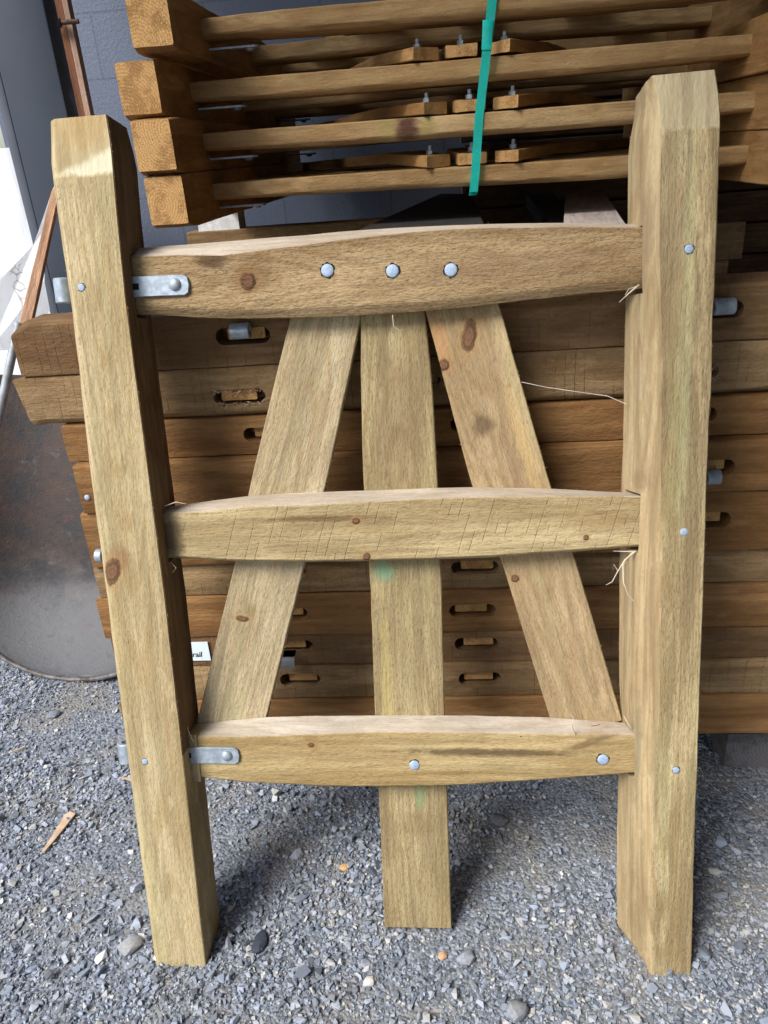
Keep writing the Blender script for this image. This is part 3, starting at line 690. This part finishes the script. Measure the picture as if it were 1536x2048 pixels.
fibre([(1262, 1455, .03), (1252, 1440, .024), (1248, 1432, .024)], .0016)
fibre([(330, 1012, .034), (352, 1004, .02), (372, 1008, .02)], .0010)
fibre([(342, 1125, .034), (352, 1136, .02), (345, 1146, .02)], .0007)
fibre([(372, 1450, .034), (378, 1465, .024), (387, 1484, .022)], .0014)
fibre([(785, 630, .03), (787, 652, .02), (800, 662, .02), (815, 655, .03)], .0005)
# check crack on the top face of the bottom rail
bm = tube_bm([(*gt(u, v, dd), -dd + .0) for u, v, dd in ((1040, 1473, ZF), (1075, 1467, ZF + .006), (1115, 1463, ZF + .012), (1160, 1457, ZF + .018), (1200, 1449, ZF + .024))], .0009, 5, .4)
from_bm('crack', bm, DARK, gate)

# cobweb thread between batten and post
tw = empty('cobweb_thread', TR(0, 0, 0), 'thin pale cobweb thread slung between the right batten and right post', 'cobweb')
def W3(u, v, d): 
    s_, t_ = gt(u, v, d); return MG @ Vector((s_, t_, -d))
from_bm('thread', tube_bm([W3(1043, 764, .07), W3(1090, 774, .07), W3(1150, 783, .07), W3(1215, 792, .07), W3(1252, 808, .07)], .0005, 5), simple('silk', (.6, .55, .48), .6), tw)

# ------------------------------------------------------------------ LOWER STACK (gates lying flat, posts running left to right)
D0 = .385
def zc(u, v): return st(u, v, D0)[1]
zz = [zc(1480, 566), zc(1480, 683), zc(1480, 793), zc(1480, 874), zc(1480, 980), zc(400, 1130), zc(1480, 1170), zc(1480, 1257), zc(1480, 1322), zc(1480, 1390), zc(1480, 1468)]
ends = [st(u, v, D0)[0] for u, v in ((26, 690), (33, 800), (130, 900), (162, 980), (176, 1085), (189, 1160), (200, 1240), (215, 1270), (228, 1330), (232, 1380))]
slots = {0: [(485, 672, 110, 34), (930, 640, 100, 34), (1440, 620, 96, 34)], 1: [(478, 796, 105, 33), (850, 762, 62, 28), (1398, 745, 80, 32)],
         2: [(535, 870, 100, 28), (945, 850, 90, 28), (1390, 832, 92, 28)], 3: [(610, 950, 100, 30), (1010, 940, 90, 30), (1418, 931, 96, 30)],
         4: [(560, 1050, 100, 30), (1412, 1038, 96, 30)], 5: [(562, 1140, 96, 28), (950, 1139, 96, 27)],
         6: [(568, 1230, 94, 26), (945, 1223, 94, 25)], 7: [(580, 1298, 92, 26), (953, 1293, 88, 25)],
         8: [(600, 1362, 82, 25), (960, 1360, 86, 25)], 9: []}
desc = ['topmost gate of the lower stack, hinge barrels standing out of its post slots',
        'second gate down the lower stack, its slot ragged with fibres',
        'third gate down the lower stack, thin orange brown post set in from left',
        'fourth gate down the lower stack, small bolt near its left end',
        'fifth gate down the lower stack, mostly hidden by the middle rail',
        'sixth gate down the lower stack, just below the middle rail',
        'seventh gate down the lower stack, speckled tenon in its slot',
        'eighth gate down the lower stack, with paper note and hooked metal strap',
        'ninth gate down the lower stack, second from its bottom',
        'bottom gate of the lower stack, resting on the grey bearers']
GROUP_L = 'gates stacked flat behind the leaning gate'
for i in range(10):
    z1, z0 = zz[i], zz[i + 1] + .0012; e0 = ends[i]; e1 = .80 if i % 2 else .83
    shift = (0, .003, .004, -.012, -.004, .006, .002, .007, .003, -.002)[i]
    if i == 3: shift = -.010
    root = empty('stacked_gate', MS @ TR(e0, D0 + shift, z0), desc[i], 'gate', GROUP_L)
    hgt = z1 - z0; mats = [STK[(0, 2, 1, 1, 1, 2, 1, 0, 2, 1)[i]], END_STK]
    L = e1 - e0; cb = .012 if i == 1 else .002; ct = .014 if i in (0, 3) else .004
    ring = [(0, .0 + cb), (0, hgt - .002), (.003 + (ct if i in (0, 3) else 0), hgt), (.09, hgt), (.09, 0), (.003 + (cb if i == 1 else 0), 0)]
    ring0 = [(0, 0 + cb, .012 if i == 1 else 0), (0, hgt - .002 - (.016 if i in (0,) else 0), 0), (.003 + (ct if i in (0, 3) else 0), hgt, .018 if i in (0, 1) else .004), (.09, hgt, .018 if i in (0, 1) else 0), (.09, 0), (.003, 0, .02 if i == 1 else 0)]
    near = timber('post', [(0, ring0), (.035, ring), (L * .5, [(a[0] + .0015, a[1]) for a in ring]), (L, ring)], mats, root, I4, dx=.02, ds=.02, amp=.0009, seed=20 + i, bevel=.0022)
    cs_ = []; ten = []
    for (u, v, w_, h_) in slots[i]:
        sx, sz = st(u, v, D0); wx = abs(st(u + w_ / 2, v, D0)[0] - st(u - w_ / 2, v, D0)[0]); hx = abs(st(u, v + h_ / 2, D0)[1] - st(u, v - h_ / 2, D0)[1])
        sz -= 0; cx, cz = sx - e0, min(max(sz - z0, hx * .5 + .008), hgt - hx * .5 - .008)
        cs_.append(stadium_bm(cx, cz, wx, hx, -.02, .045)); ten.append((cx, cz, wx, hx))
    if cs_: cut(near, cs_)
    k = 0
    for (cx, cz, wx, hx) in ten:
        tw_ = wx * .68; y0 = .0095; k += 1
        sgn = (.05 if (i + k) % 2 else -.03) * wx
        Mt = frame(Vector((0, 1, 0)), Vector((-1, 0, 0)), Vector((0, 0, 1)), (cx + sgn, 0, cz + hx * .08))
        # rail: tenon seen in the slot, then the rail running back to the far post
        r = [(-tw_ / 2, -hx * .33), (tw_ / 2, -hx * .33), (tw_ / 2, hx * .33), (-tw_ / 2, hx * .33)]
        r2 = [(-.048, -hx * .5), (.048, -hx * .5), (.048, hx * .5), (-.048, hx * .5)]
        timber('rail', [(y0, r), (.085, r), (.14, r2), (.78, r2), (.88, r)], [STK[1], END_STK], root, Mt, dx=.03, ds=.02, amp=.0004, seed=50 + i)
    if i == 1:                     # ragged fibres left by the mortising bit
        rr = random.Random(i)
        for (cx, cz, wx, hx) in ten:
            fb = bmesh.new()
            for _ in range(40):
                px_ = cx + rr.uniform(-.5, .5) * wx; sg_ = rr.choice((-1, 1)); pz = cz + sg_ * hx * .47
                q = tube_bm([(px_, .006, pz), (px_ + rr.uniform(-.006, .006), -.001, pz - sg_ * rr.uniform(.001, .006)), (px_ + rr.uniform(-.012, .012), -.004, pz - sg_ * rr.uniform(-.004, .013))], rr.uniform(.0004, .0010), 4, .3)
                t = bpy.data.meshes.new('t'); q.to_mesh(t); q.free(); fb.from_mesh(t); bpy.data.meshes.remove(t)
            from_bm('torn_fibre', fb, SPL, near)
    timber('post', [(.0, [(.84, 0), (.84, hgt), (.93, hgt), (.93, 0)]), (L, [(.84, 0), (.84, hgt), (.93, hgt), (.93, 0)])], mats, root, I4, dx=.1, ds=.05, amp=.0005, seed=70 + i)
    # hinge barrels that stand out of some slots
    for (gi, u, v, w_) in ((0, 481, 662, 38), (0, 1448, 613, 42), (3, 1427, 954, 27), (4, 200, 1111, 14), (7, 576, 1320, 32)):
        if gi == i:
            dd = D0 - .022; sx, sz = st(u, v, dd); wx = abs(st(u + w_ / 2, v, dd)[0] - st(u - w_ / 2, v, dd)[0])
            Mb = TR(sx - e0, (-.030 if i == 7 else -.022) - shift, sz - z0)
            if i == 7:
                bm = prism_bm([(-.02, -.016), (.006, -.016), (.006, .016), (-.02, .016)], -.002, .002)
                bm = bmesh.new(); n_ = 9; prev = None
                for q in range(n_):
                    a = -math.pi * .5 + math.pi * q / (n_ - 1)
                    y_, z_ = -.008 * math.cos(a) , .013 * math.sin(a)
                    row = [bm.verts.new((x_, y_, z_)) for x_ in (-wx / 2, wx / 2)]
                    if prev: bm.faces.new((prev[0], prev[1], row[1], row[0]))
                    prev = row
                top = [bm.verts.new((x_, .022, .013)) for x_ in (-wx / 2, wx / 2)]; bm.faces.new((prev[0], prev[1], top[1], top[0]))
                bmesh.ops.solidify(bm, geom=bm.faces[:], thickness=.003)
                from_bm('hinge_strap', bm, simple('bright_galvanised', (.62, .68, .74), .45, .2, .1), root, Mb)
            else:
                bb = barrel(root, Mb, .0125, wx)
                from_bm('hinge_strap', box_bm(-wx * .42, wx * .42, .006, .06, -.0025, .0025), GALV, bb)
    if i == 3:
        sx, sz = st(175, 995, D0 + shift); from_bm('bolt_head', dome_bm(.0055, .003), ZINC, root, TR(sx - e0, -.0004, sz - z0) @ RX(math.pi / 2))

# paper note on the eighth gate
s1, z1 = st(355, 1287, D0); s2, z2 = st(421, 1323, D0)
note = empty('paper_note', MS @ TR(s1, D0 + .0035, z2), 'small white paper note with handwriting stapled beside the left post', 'note')
from_bm('paper', box_bm(0, s2 - s1, 0, .0008, 0, z1 - z2), simple('paper', (.72, .82, .86), .7, 0, .03, 20, .05), note)
fc = bpy.data.curves.new('handwriting', 'FONT'); fc.body = 'the rail'; fc.size = .0175; fc.shear = .12; fc.extrude = .0002; fc.space_character = .95
to = bpy.data.objects.new('tmp', fc); COL.objects.link(to); bpy.context.view_layer.update()
me = bpy.data.meshes.new_from_object(to.evaluated_get(bpy.context.evaluated_depsgraph_get())); bpy.data.objects.remove(to)
sx_, sz_ = st(358, 1316, D0)
ho = link('handwriting', me, simple('ink', (.02, .02, .05), .5), note, TR(sx_ - s1, -.0006, sz_ - z2) @ RX(math.pi / 2))

# bearers below
BG = wood('grey_bearer', (.20, .19, .20), (.12, .11, .115), pit=.5); BGE = endgrain('grey_end', (.19, .18, .19), (.10, .095, .10))
bz = zz[10]
for (s0, s3, y0, lab) in ((.655, .78, .475, 'weathered grey timber bearer under the right end of the lower stack'), (-.30, -.19, .475, 'grey timber bearer under the left part of the lower stack')):
    b = empty('timber_bearer', MS @ TR(s0, y0, 0), lab, 'bearer')
    Mb = frame(Vector((0, 1, 0)), Vector((-1, 0, 0)), Z, (s3 - s0, 0, 0)) 
    timber('bearer_block', box_keys(0, .85, 0, s3 - s0, -.012, .088), [BG, BGE], b, Mb, dx=.05, ds=.03, amp=.001, seed=90, bevel=.004)
    timber('packer', box_keys(.03, .84, .02, s3 - s0 - .02, .0885, bz - .0005), [STK[0], END_STK], b, Mb, dx=.1, ds=.05, amp=0, seed=91)

# ------------------------------------------------------------------ things lying between the two stacks
zt = zz[0]
mBoard = [STK[2], END_STK]
s0, zb = st(372, 462, 1.27)
b = empty('timber_beam', MS @ TR(s0, 1.27, zt), 'brown sawn timber beam laid across the top of the lower stack', 'beam')
timber('beam_body', box_keys(0, .62, 0, .075, 0, .058), mBoard, b, I4, dx=.05, ds=.03, amp=.0008, seed=95, bevel=.003)
s0, _ = st(398, 450, 1.285); s2, _ = st(480, 450, 1.285)
WH = simple('whitewashed_timber', (.72, .72, .70), .8, 0, .15, 60, .5, 200)
b = from_bm('white_packing_block', box_bm(0, s2 - s0, 0, .075, 0, 1.145 - zt - .058), WH, None, MS @ TR(s0, 1.275, zt + .058)); tag(b, 'white packing block under the lowest gate of the upper stack', 'packing block')
DKW = simple('charcoal_rubber', (.038, .034, .036), .75, 0, .3, 50, .4, 300)
def slab(name, pix, ztop, th, mat, label, cat):
    pts = [gz(u, v, ztop) for u, v in pix]; c = sum(pts, Vector()) / len(pts)
    bm = prism_bm([((p - c).x, (p - c).y) for p in pts], 0, th)
    bmesh.ops.recalc_face_normals(bm, faces=bm.faces[:]); bmesh.ops.bevel(bm, geom=bm.edges[:], offset=.003, segments=1, affect='EDGES')
    o = from_bm(name, bm, mat, None, TR(c.x, c.y, ztop - th)); tag(o, label, cat); return o
slab('charcoal_plank', [(660, 484), (880, 387), (944, 387), (985, 484)], zt + .075, .070, DKW, 'dark charcoal plank lying slantwise on the lower stack below the strapping band', 'plank')
slab('dark_plank', [(1128, 470), (1045, 380), (1100, 378), (1190, 470)], zt + .050, .045, DKW, 'second dark plank lying on the lower stack left of the pale bearer', 'plank')
PALE = [wood('pale_toplit_pine', (.62, .55, .50), (.50, .43, .39), pit=.1, bumpk=.4), END_MAIN]  # pale tone has the light from above put into the colour
A = gz(1131, 376, zt + .07); B = gz(1126, 470, zt + .07); wv_ = (gz(1250, 465, zt + .07) - gz(1126, 465, zt + .07)).length
d = (A - B); b = empty('pale_bearer', TR(B.x, B.y, zt), 'pale pine bearer, top light in its colour, running back over the lower stack', 'bearer')
timber('bearer_body', box_keys(0, min(d.length, 1.05), -wv_, 0, .0, .07), PALE, b, RZ(math.atan2(d.y, d.x)), dx=.1, ds=.05, amp=.0003, seed=97, bevel=.002)

# ------------------------------------------------------------------ UPPER STACK
def upper_gate(v=0):
    vr = random.Random(40 + v)
    rail_mat = KNOTR if v == 1 else UPR
    root = empty('stacked_gate', I4.copy(), 'x', 'gate', 'gates stacked high behind the leaning gate')
    IW, PW, PT, LN = 1.085, .080, .0945, 1.355       # inner width, post width, thickness, length
    c = PT
    for sg in (-1, 1):
        xa, xb = (sg * IW / 2, sg * (IW / 2 + PW)); lo, hi = min(xa, xb), max(xa, xb)
        # local X = t (up the post), local Y = -s
        r = [(-hi, 0), (-lo, 0), (-lo, -PT), (-hi, -PT)]
        def rr(k): return [(-hi + k, -k * 1.3), (-lo - k * .3, -k * 1.3), (-lo - k * .3, -PT + k * .6), (-hi + k, -PT + k * .6)]
        timber('post', [(0, r), (LN - .05, r), (LN - .022, rr(.001)), (LN, rr(.006))], [UPW, END_STK], root, M_POST, dx=.03, ds=.022, amp=.0009, seed=100 + sg, bevel=.002)
    x0, x1 = -IW / 2 - .02, IW / 2 + .02
    for k, t_ in enumerate((1.125, .70, .30)):
        ks = []; ba, bf, bp = vr.uniform(.003, .006), vr.uniform(2.5, 5.5), vr.uniform(0, 6)
        for x in np.linspace(x0, x1, 21):
            q = min(1, min(x - x0, x1 - x) / .28); q = q * q * (3 - 2 * q); w_ = .045 + .022 * q; bow = ba * math.sin(x * bf + bp)
            ks.append((float(x), [(t_ - w_, -.034 + bow), (t_ + w_ - .010, -.030 + bow - .004 * (1 - q)), (t_ + w_, -.039 + bow), (t_ + w_, -.068 + bow * .5), (t_ - w_, -.070)]))
        rl = timber('rail', ks, [rail_mat if k == 0 else UPR, END_STK], root, I4, dx=.02, ds=.012, amp=.0016, seed=110 + k + v * 5, bevel=.002)
    # battens meeting at the top rail, spread towards the foot
    for sg in (-1, 0, 1):
        t1_, t0_ = 1.182, .27; a = Vector((sg * .068, t1_)); b_ = Vector((sg * vr.uniform(.42, .50), t0_)); zb_ = vr.uniform(-.004, .003)
        if sg == 0: b_ = Vector((0, .06))
        d = a - b_; an = math.atan2(d.y, d.x); L = d.length
        sk = .022 * sg; w2 = .030
        ks = [(0, [(w2 + .012, -.0705), (-w2 - .012, -.0705), (-w2 - .012, -.093), (w2 + .012, -.093)]),
              (L * .5, [(w2 + .018, -.073 + zb_), (-w2 - .018, -.073 + zb_), (-w2 - .018, -.094 + zb_), (w2 + .018, -.094 + zb_)]),
              (L * .8, [(w2 + .016, -.077 + zb_), (-w2 - .016, -.077 + zb_), (-w2 - .016, -.099 + zb_), (w2 + .016, -.099 + zb_)]),
              (L, [(w2, -.0705, -sk * .6), (-w2, -.0705, sk * .6), (-w2, -.092, sk * .6), (w2, -.092, -sk * .6)])]
        timber('batten', ks, [UPW, END_STK], root, TR(b_.x, b_.y, 0) @ RZ(an), dx=.03, ds=.015, amp=.0016, seed=120 + sg + v * 3)
        bx = sg * .085
        bm = cyl_bm(.004, .024, 10); 
        bo = from_bm('bolt', bm, GALV, root, TR(bx, 1.145, -.099))
        from_bm('nut', cyl_bm(.0078, .008, 6, 0, .0006), GALV, bo, TR(0, 0, .001))
    for t_ in (1.125, .30):
        h = hinge(root, TR(-IW / 2 - .01, t_, -.0235 + .0), length=.11, hole=False)
        bm_ = barrel(root, TR(-IW / 2 - PW - .018, t_, -.045) @ RZ(math.pi / 2))
    return root
def copy_tree(o, parent=None):
    c = o.copy(); COL.objects.link(c); c.parent = parent
    for ch in [x for x in bpy.data.objects if x.parent == o]:
        g = copy_tree(ch, c); g.matrix_parent_inverse = ch.matrix_parent_inverse.copy(); g.matrix_basis = ch.matrix_basis.copy()
    return c
KNOTR = wood('knotty_rail_pine', (.60, .42, .21), (.43, .27, .12), pit=.6, bumpk=.8,
    smudges=[((-.125, 1.19, -.05), .030, .06, .25, (.09, .035, .028), .92), ((-.165, 1.19, -.05), .022, .06, .2, (.36, .30, .10), .6), ((-.085, 1.19, -.05), .018, .06, .2, (.36, .30, .10), .6)])
tiers = [(1.1455, -.390, .700, 'lowest gate of the upper stack, curved rings on its left post end', 0.0),
         (1.2405, -.3925, .690, 'second lowest gate of the upper stack, purple brown knot on its rail', 0.0),
         (1.3355, -.400, .705, 'third gate up in the upper stack, post end sticking out furthest left', 0.006),
         (1.4375, -.362, .692, 'highest gate of the upper stack, cut off by the photo top', 0.0)]
roots = []
for k in range(len(tiers)): roots.append(upper_gate(k))
for k, (z_, sl, Dv, lab, rot) in enumerate(tiers):
    Mu = frame(S, -N, -Z, wp(sl + .5425, Dv + 1.355, z_)) @ RZ(rot); roots[k].matrix_world = Mu
    roots[k]['label'] = lab
# dark knot on the rail of the second tier: its own flat plug
for k, (u0, u1, v0, v1, nm) in enumerate(((792, 850, 246, 290, 1), (1020, 1062, 340, 352, 0))):
    pass
# teal strapping band
TEAL = simple('teal_strap', (.03, .80, .70), .32, 0, .06, 30, .05, 200, .5)
bm = bmesh.new(); rows = []
path = [(988, -30, .848), (978, 60, .848), (968, 150, .848), (958, 235, .849), (951, 340, .849), (947, 384, .850), (946, 391, .860), (946, 391, .93), (946, 391, 1.1)]
for (u, v, D) in path:
    s_, z_ = st(u, v, min(D, .855))
    rows.append((s_, D, z_))
for (s_, D, z_) in rows: pass
prev = None
for (s_, D, z_) in rows:
    r_ = [bm.verts.new((s_ - .0085, D, z_)), bm.verts.new((s_ + .0085, D + .0006, z_))]
    if prev: bm.faces.new((prev[0], prev[1], r_[1], r_[0]))
    prev = r_
bmesh.ops.solidify(bm, geom=bm.faces[:], thickness=.0008)
o = from_bm('strapping_band', bm, TEAL); o.matrix_world = MS; tag(o, 'teal green plastic strapping band wrapped down the upper stack', 'strap')
bm = box_bm(-.0095, .0095, -.0022, -.0009, 0, .048, .0004); s_, z_ = st(972, 100, .848)
sl = from_bm('folded_end', bm, simple('teal_dark', (.01, .50, .41), .35), o, TR(s_ + .001, .848, z_) @ RY(.06))

# posts stored at the back right, shade put into their dark colour
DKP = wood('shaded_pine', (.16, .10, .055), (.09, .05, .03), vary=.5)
k = 0
for (s0, D, z0, n_) in ((.50, 1.62, 0, 13),):
    pass
back0 = None
for q in range(16):
    z0 = .0 + q * .105
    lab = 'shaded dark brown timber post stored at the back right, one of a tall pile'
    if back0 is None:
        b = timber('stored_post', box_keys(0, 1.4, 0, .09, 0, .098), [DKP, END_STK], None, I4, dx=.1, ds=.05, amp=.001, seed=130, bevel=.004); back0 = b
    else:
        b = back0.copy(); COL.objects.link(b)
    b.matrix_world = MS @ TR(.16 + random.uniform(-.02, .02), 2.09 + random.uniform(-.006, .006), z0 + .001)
    tag(b, lab, 'post', 'shaded posts piled at the back right')

# ------------------------------------------------------------------ left side: wheelbarrow, bundle, stick
def barrow():
    m = NT('dirty_tray'); raw, P = m.coords(False)
    sep = m.n('SeparateXYZ', None, Vector=raw)
    n1 = m.noise(raw, 9, 9, .78); n2 = m.noise(raw, 45, 5, .75)
    c = m.mix(m.ramp(n1, .35, .65), (.070, .043, .032), (.032, .031, .033))
    dustm = m.ramp(m.math('ADD', sep.outputs[1], m.math('MULTIPLY', m.math('SUBTRACT', n1, .5), .35)), .36, .12)
    c = m.mix(m.math('MULTIPLY', dustm, .85), c, (.125, .13, .138))
    c = m.mix(m.ramp(m.noise(raw, 16, 5, .7), .56, .72, 0, .5), c, (.17, .155, .135))
    c = m.mix(m.ramp(m.noise(m.vadd(raw, (3, 1, 2)), 11, 4, .6), .6, .75, 0, .6), c, (.12, .05, .032))
    c = m.mix(m.ramp(n2, .56, .72, 0, .5), c, (.04, .035, .032))
    mat = m.done(c, .62, m.bump(m.math('ADD', n2, m.math('MULTIPLY', m.noise(raw, 200, 3, .6), .4)), .5, .004), .15, .4)
    tilt = R(20)
    O = Vector((-.895, 1.75, .0)); ax = Vector((math.cos(R(12)), -math.sin(R(12)), 0)); up = Vector((-.02, math.sin(tilt), math.cos(tilt))).normalized(); nz = ax.cross(up).normalized()
    up = nz.cross(ax)
    root = empty('wheelbarrow', frame(ax, up, nz, O), 'dirty grey steel wheelbarrow tray stood on its rounded nose on the gravel at left', 'wheelbarrow')
    # tray outline (u,v): rounded nose at v=0, widening to the top; nz points to the viewer
    def half(v): return .335 * (1 - (1 - min(v, .30) / .30) ** 2.4) ** .5 + .05 * min(1, v / .8)
    H = .84; rows = []; bm = bmesh.new(); nu, nv = 28, 34
    for j in range(nv + 1):
        v = H * (j / nv) ** 1.5; hw = half(v) if j else .001
        row = []
        for i in range(nu + 1):
            a = -1 + 2 * i / nu; a = math.sin(a * math.pi / 2)
            e = max(abs(a), 1 - min(1, v / .16)) if v < .16 else abs(a)
            vv = (v / .30 if v < .30 else 1)
            depth = -.17 * (1 - abs(a) ** 3.2) * min(1, (v / .22)) ** .8 + noise.noise(Vector((a * 2, v * 4, 0))) * .004
            row.append(bm.verts.new((a * hw, v, depth)))
        rows.append(row)
    for j in range(nv):
        for i in range(nu): bm.faces.new((rows[j][i], rows[j][i + 1], rows[j + 1][i + 1], rows[j + 1][i]))
    rimpts = [rows[j][0].co.copy() for j in range(nv, 0, -1)] + [rows[0][nu // 2].co.copy()] + [rows[j][nu].co.copy() for j in range(1, nv + 1)]
    bmesh.ops.remove_doubles(bm, verts=bm.verts[:], dist=.0005)
    bmesh.ops.solidify(bm, geom=bm.faces[:], thickness=.002)
    from_bm('tray', bm, mat, root, sharp=60)
    GR = simple('worn_rim', (.13, .12, .115), .65, .3, .45, 40, .3, 200)
    from_bm('rolled_rim', tube_bm([p + Vector((0, 0, .002)) for p in rimpts], .0065, 8), GR, root)
    # galvanised handle tube along the left side
    A = hit(2, 812, Vector((0, 1.66, 0)), Vector((0, 1, 0))); B = hit(38, 645, Vector((0, 1.70, 0)), Vector((0, 1, 0))); C_ = hit(-40, 990, Vector((0, 1.66, 0)), Vector((0, 1, 0)))
    Mi = root.matrix_world.inverted() if False else frame(ax, up, nz, O).inverted()
    from_bm('handle_tube', tube_bm([Mi @ C_, Mi @ A, Mi @ B], .0095, 14), simple('handle_galv', (.40, .42, .44), .5, .6, .2, 50, .1, 100), root)
    bmg = tube_bm([Mi @ (B - (B - A).normalized() * .0), Mi @ (B + (B - A).normalized() * .03)], .017, 14)
    bmg.free()
barrow()

def bundle():
    m = NT('white_wrap'); raw, P = m.coords(False)
    cr1 = m.n('TexVoronoi', dict(feature='DISTANCE_TO_EDGE'), Vector=m.vadd(m.vmul(raw, (1, 1, .8)), m.vmul(m.n('TexNoise', None, Vector=raw, Scale=20.0).outputs['Color'], (.05, .05, .05))), Scale=34)
    sep = m.n('SeparateXYZ', None, Vector=raw)
    area = m.math('MULTIPLY', m.ramp(sep.outputs[0], .03, .045), m.ramp(sep.outputs[0], .085, .07))
    area = m.math('MULTIPLY', area, m.ramp(m.noise(raw, 9, 2), .42, .5))
    c = m.mix(m.math('MULTIPLY', m.ramp(cr1.outputs[0], .06, .02), m.math('MULTIPLY', area, .6)), (.86, .88, .90), (.25, .22, .22))
    b = m.bump(m.noise(m.vmul(raw, (1, 1, .35)), 11, 3, .5, .6), .35, .02)
    mat = m.done(c, .32, b, 0, .5)
    root = empty('wrapped_bundle', TR(-1.03, 2.62, 0), 'bundle wrapped in crinkled white plastic standing at the left edge', 'bundle')
    bm = bmesh.new(); n = 40
    ring_pts = [(-.32, .0), (.0, -.02), (.075, .02), (.08, .30), (-.32, .30)]
    prev = None
    for j in range(n + 1):
        z = 1.34 * j / n; ring = []
        for i in range(30):
            a = i / 30 * len(ring_pts); k = int(a) % len(ring_pts); f_ = a - int(a); p, q = ring_pts[k], ring_pts[(k + 1) % len(ring_pts)]
            x = p[0] + (q[0] - p[0]) * f_; y = p[1] + (q[1] - p[1]) * f_
            w_ = noise.noise(Vector((x * 9, y * 9, z * 3))) * .014 + noise.noise(Vector((x * 25, y * 25, z * 9))) * .002
            ring.append(bm.verts.new((x + w_, y + w_, z)))
        if prev:
            for i in range(30): bm.faces.new((prev[i], prev[(i + 1) % 30], ring[(i + 1) % 30], ring[i]))
        prev = ring
    bm.faces.new(prev)
    from_bm('plastic_wrap', bm, mat, root, sharp=70)
    # loose flap behind the stick
    y_ = 2.26
    pts = [hit(u, v, Vector((0, y_, 0)), Vector((0, 1, 0))) for u, v in ((106, 374), (67, 490), (0, 560), (-20, 700), (60, 700), (100, 618), (88, 562), (90, 500), (116, 420))]
    c_ = Vector((-1.03, 2.62, 0)); bm = bmesh.new(); vs = [bm.verts.new(p - c_ + Vector((0, noise.noise(p * 9) * .01, 0))) for p in pts]; f = bm.faces.new(vs)
    bmesh.ops.solidify(bm, geom=bm.faces[:], thickness=.003)
    from_bm('loose_flap', bm, mat, root)
bundle()
A = hit(112, 388, Vector((0, 2.22, 0)), Vector((0, 1, 0))); B = hit(60, 616, Vector((0, 2.12, 0)), Vector((0, 1, 0)))
d = (A - B); b = empty('split_stake', TR(0, 0, 0), 'split reddish timber stake leaning beside the white bundle', 'stake')
B2 = B - d.normalized() * .12
b.matrix_world = TR(*B2)
zx = d.normalized(); yx = zx.cross(Vector((0, 1, 0))).normalized(); zz2 = zx.cross(yx).normalized()
timber('stake_body', [(0, [(-.016, -.012), (.016, -.012), (.014, .012), (-.016, .012)]), ((A - B2).length, [(-.010, -.012), (.012, -.012), (.010, .010), (-.010, .010)]), ((A - B2).length + .03, [(-.004, -.004), (.008, -.006), (.006, .004), (-.004, .004)])],
       [wood('red_stake', (.64, .40, .26), (.44, .25, .15), pit=.4, streak=1.6), END_MAIN], b, frame(zx, yx, zz2, (0, 0, 0)), dx=.04, ds=.01, amp=.0015, seed=140)
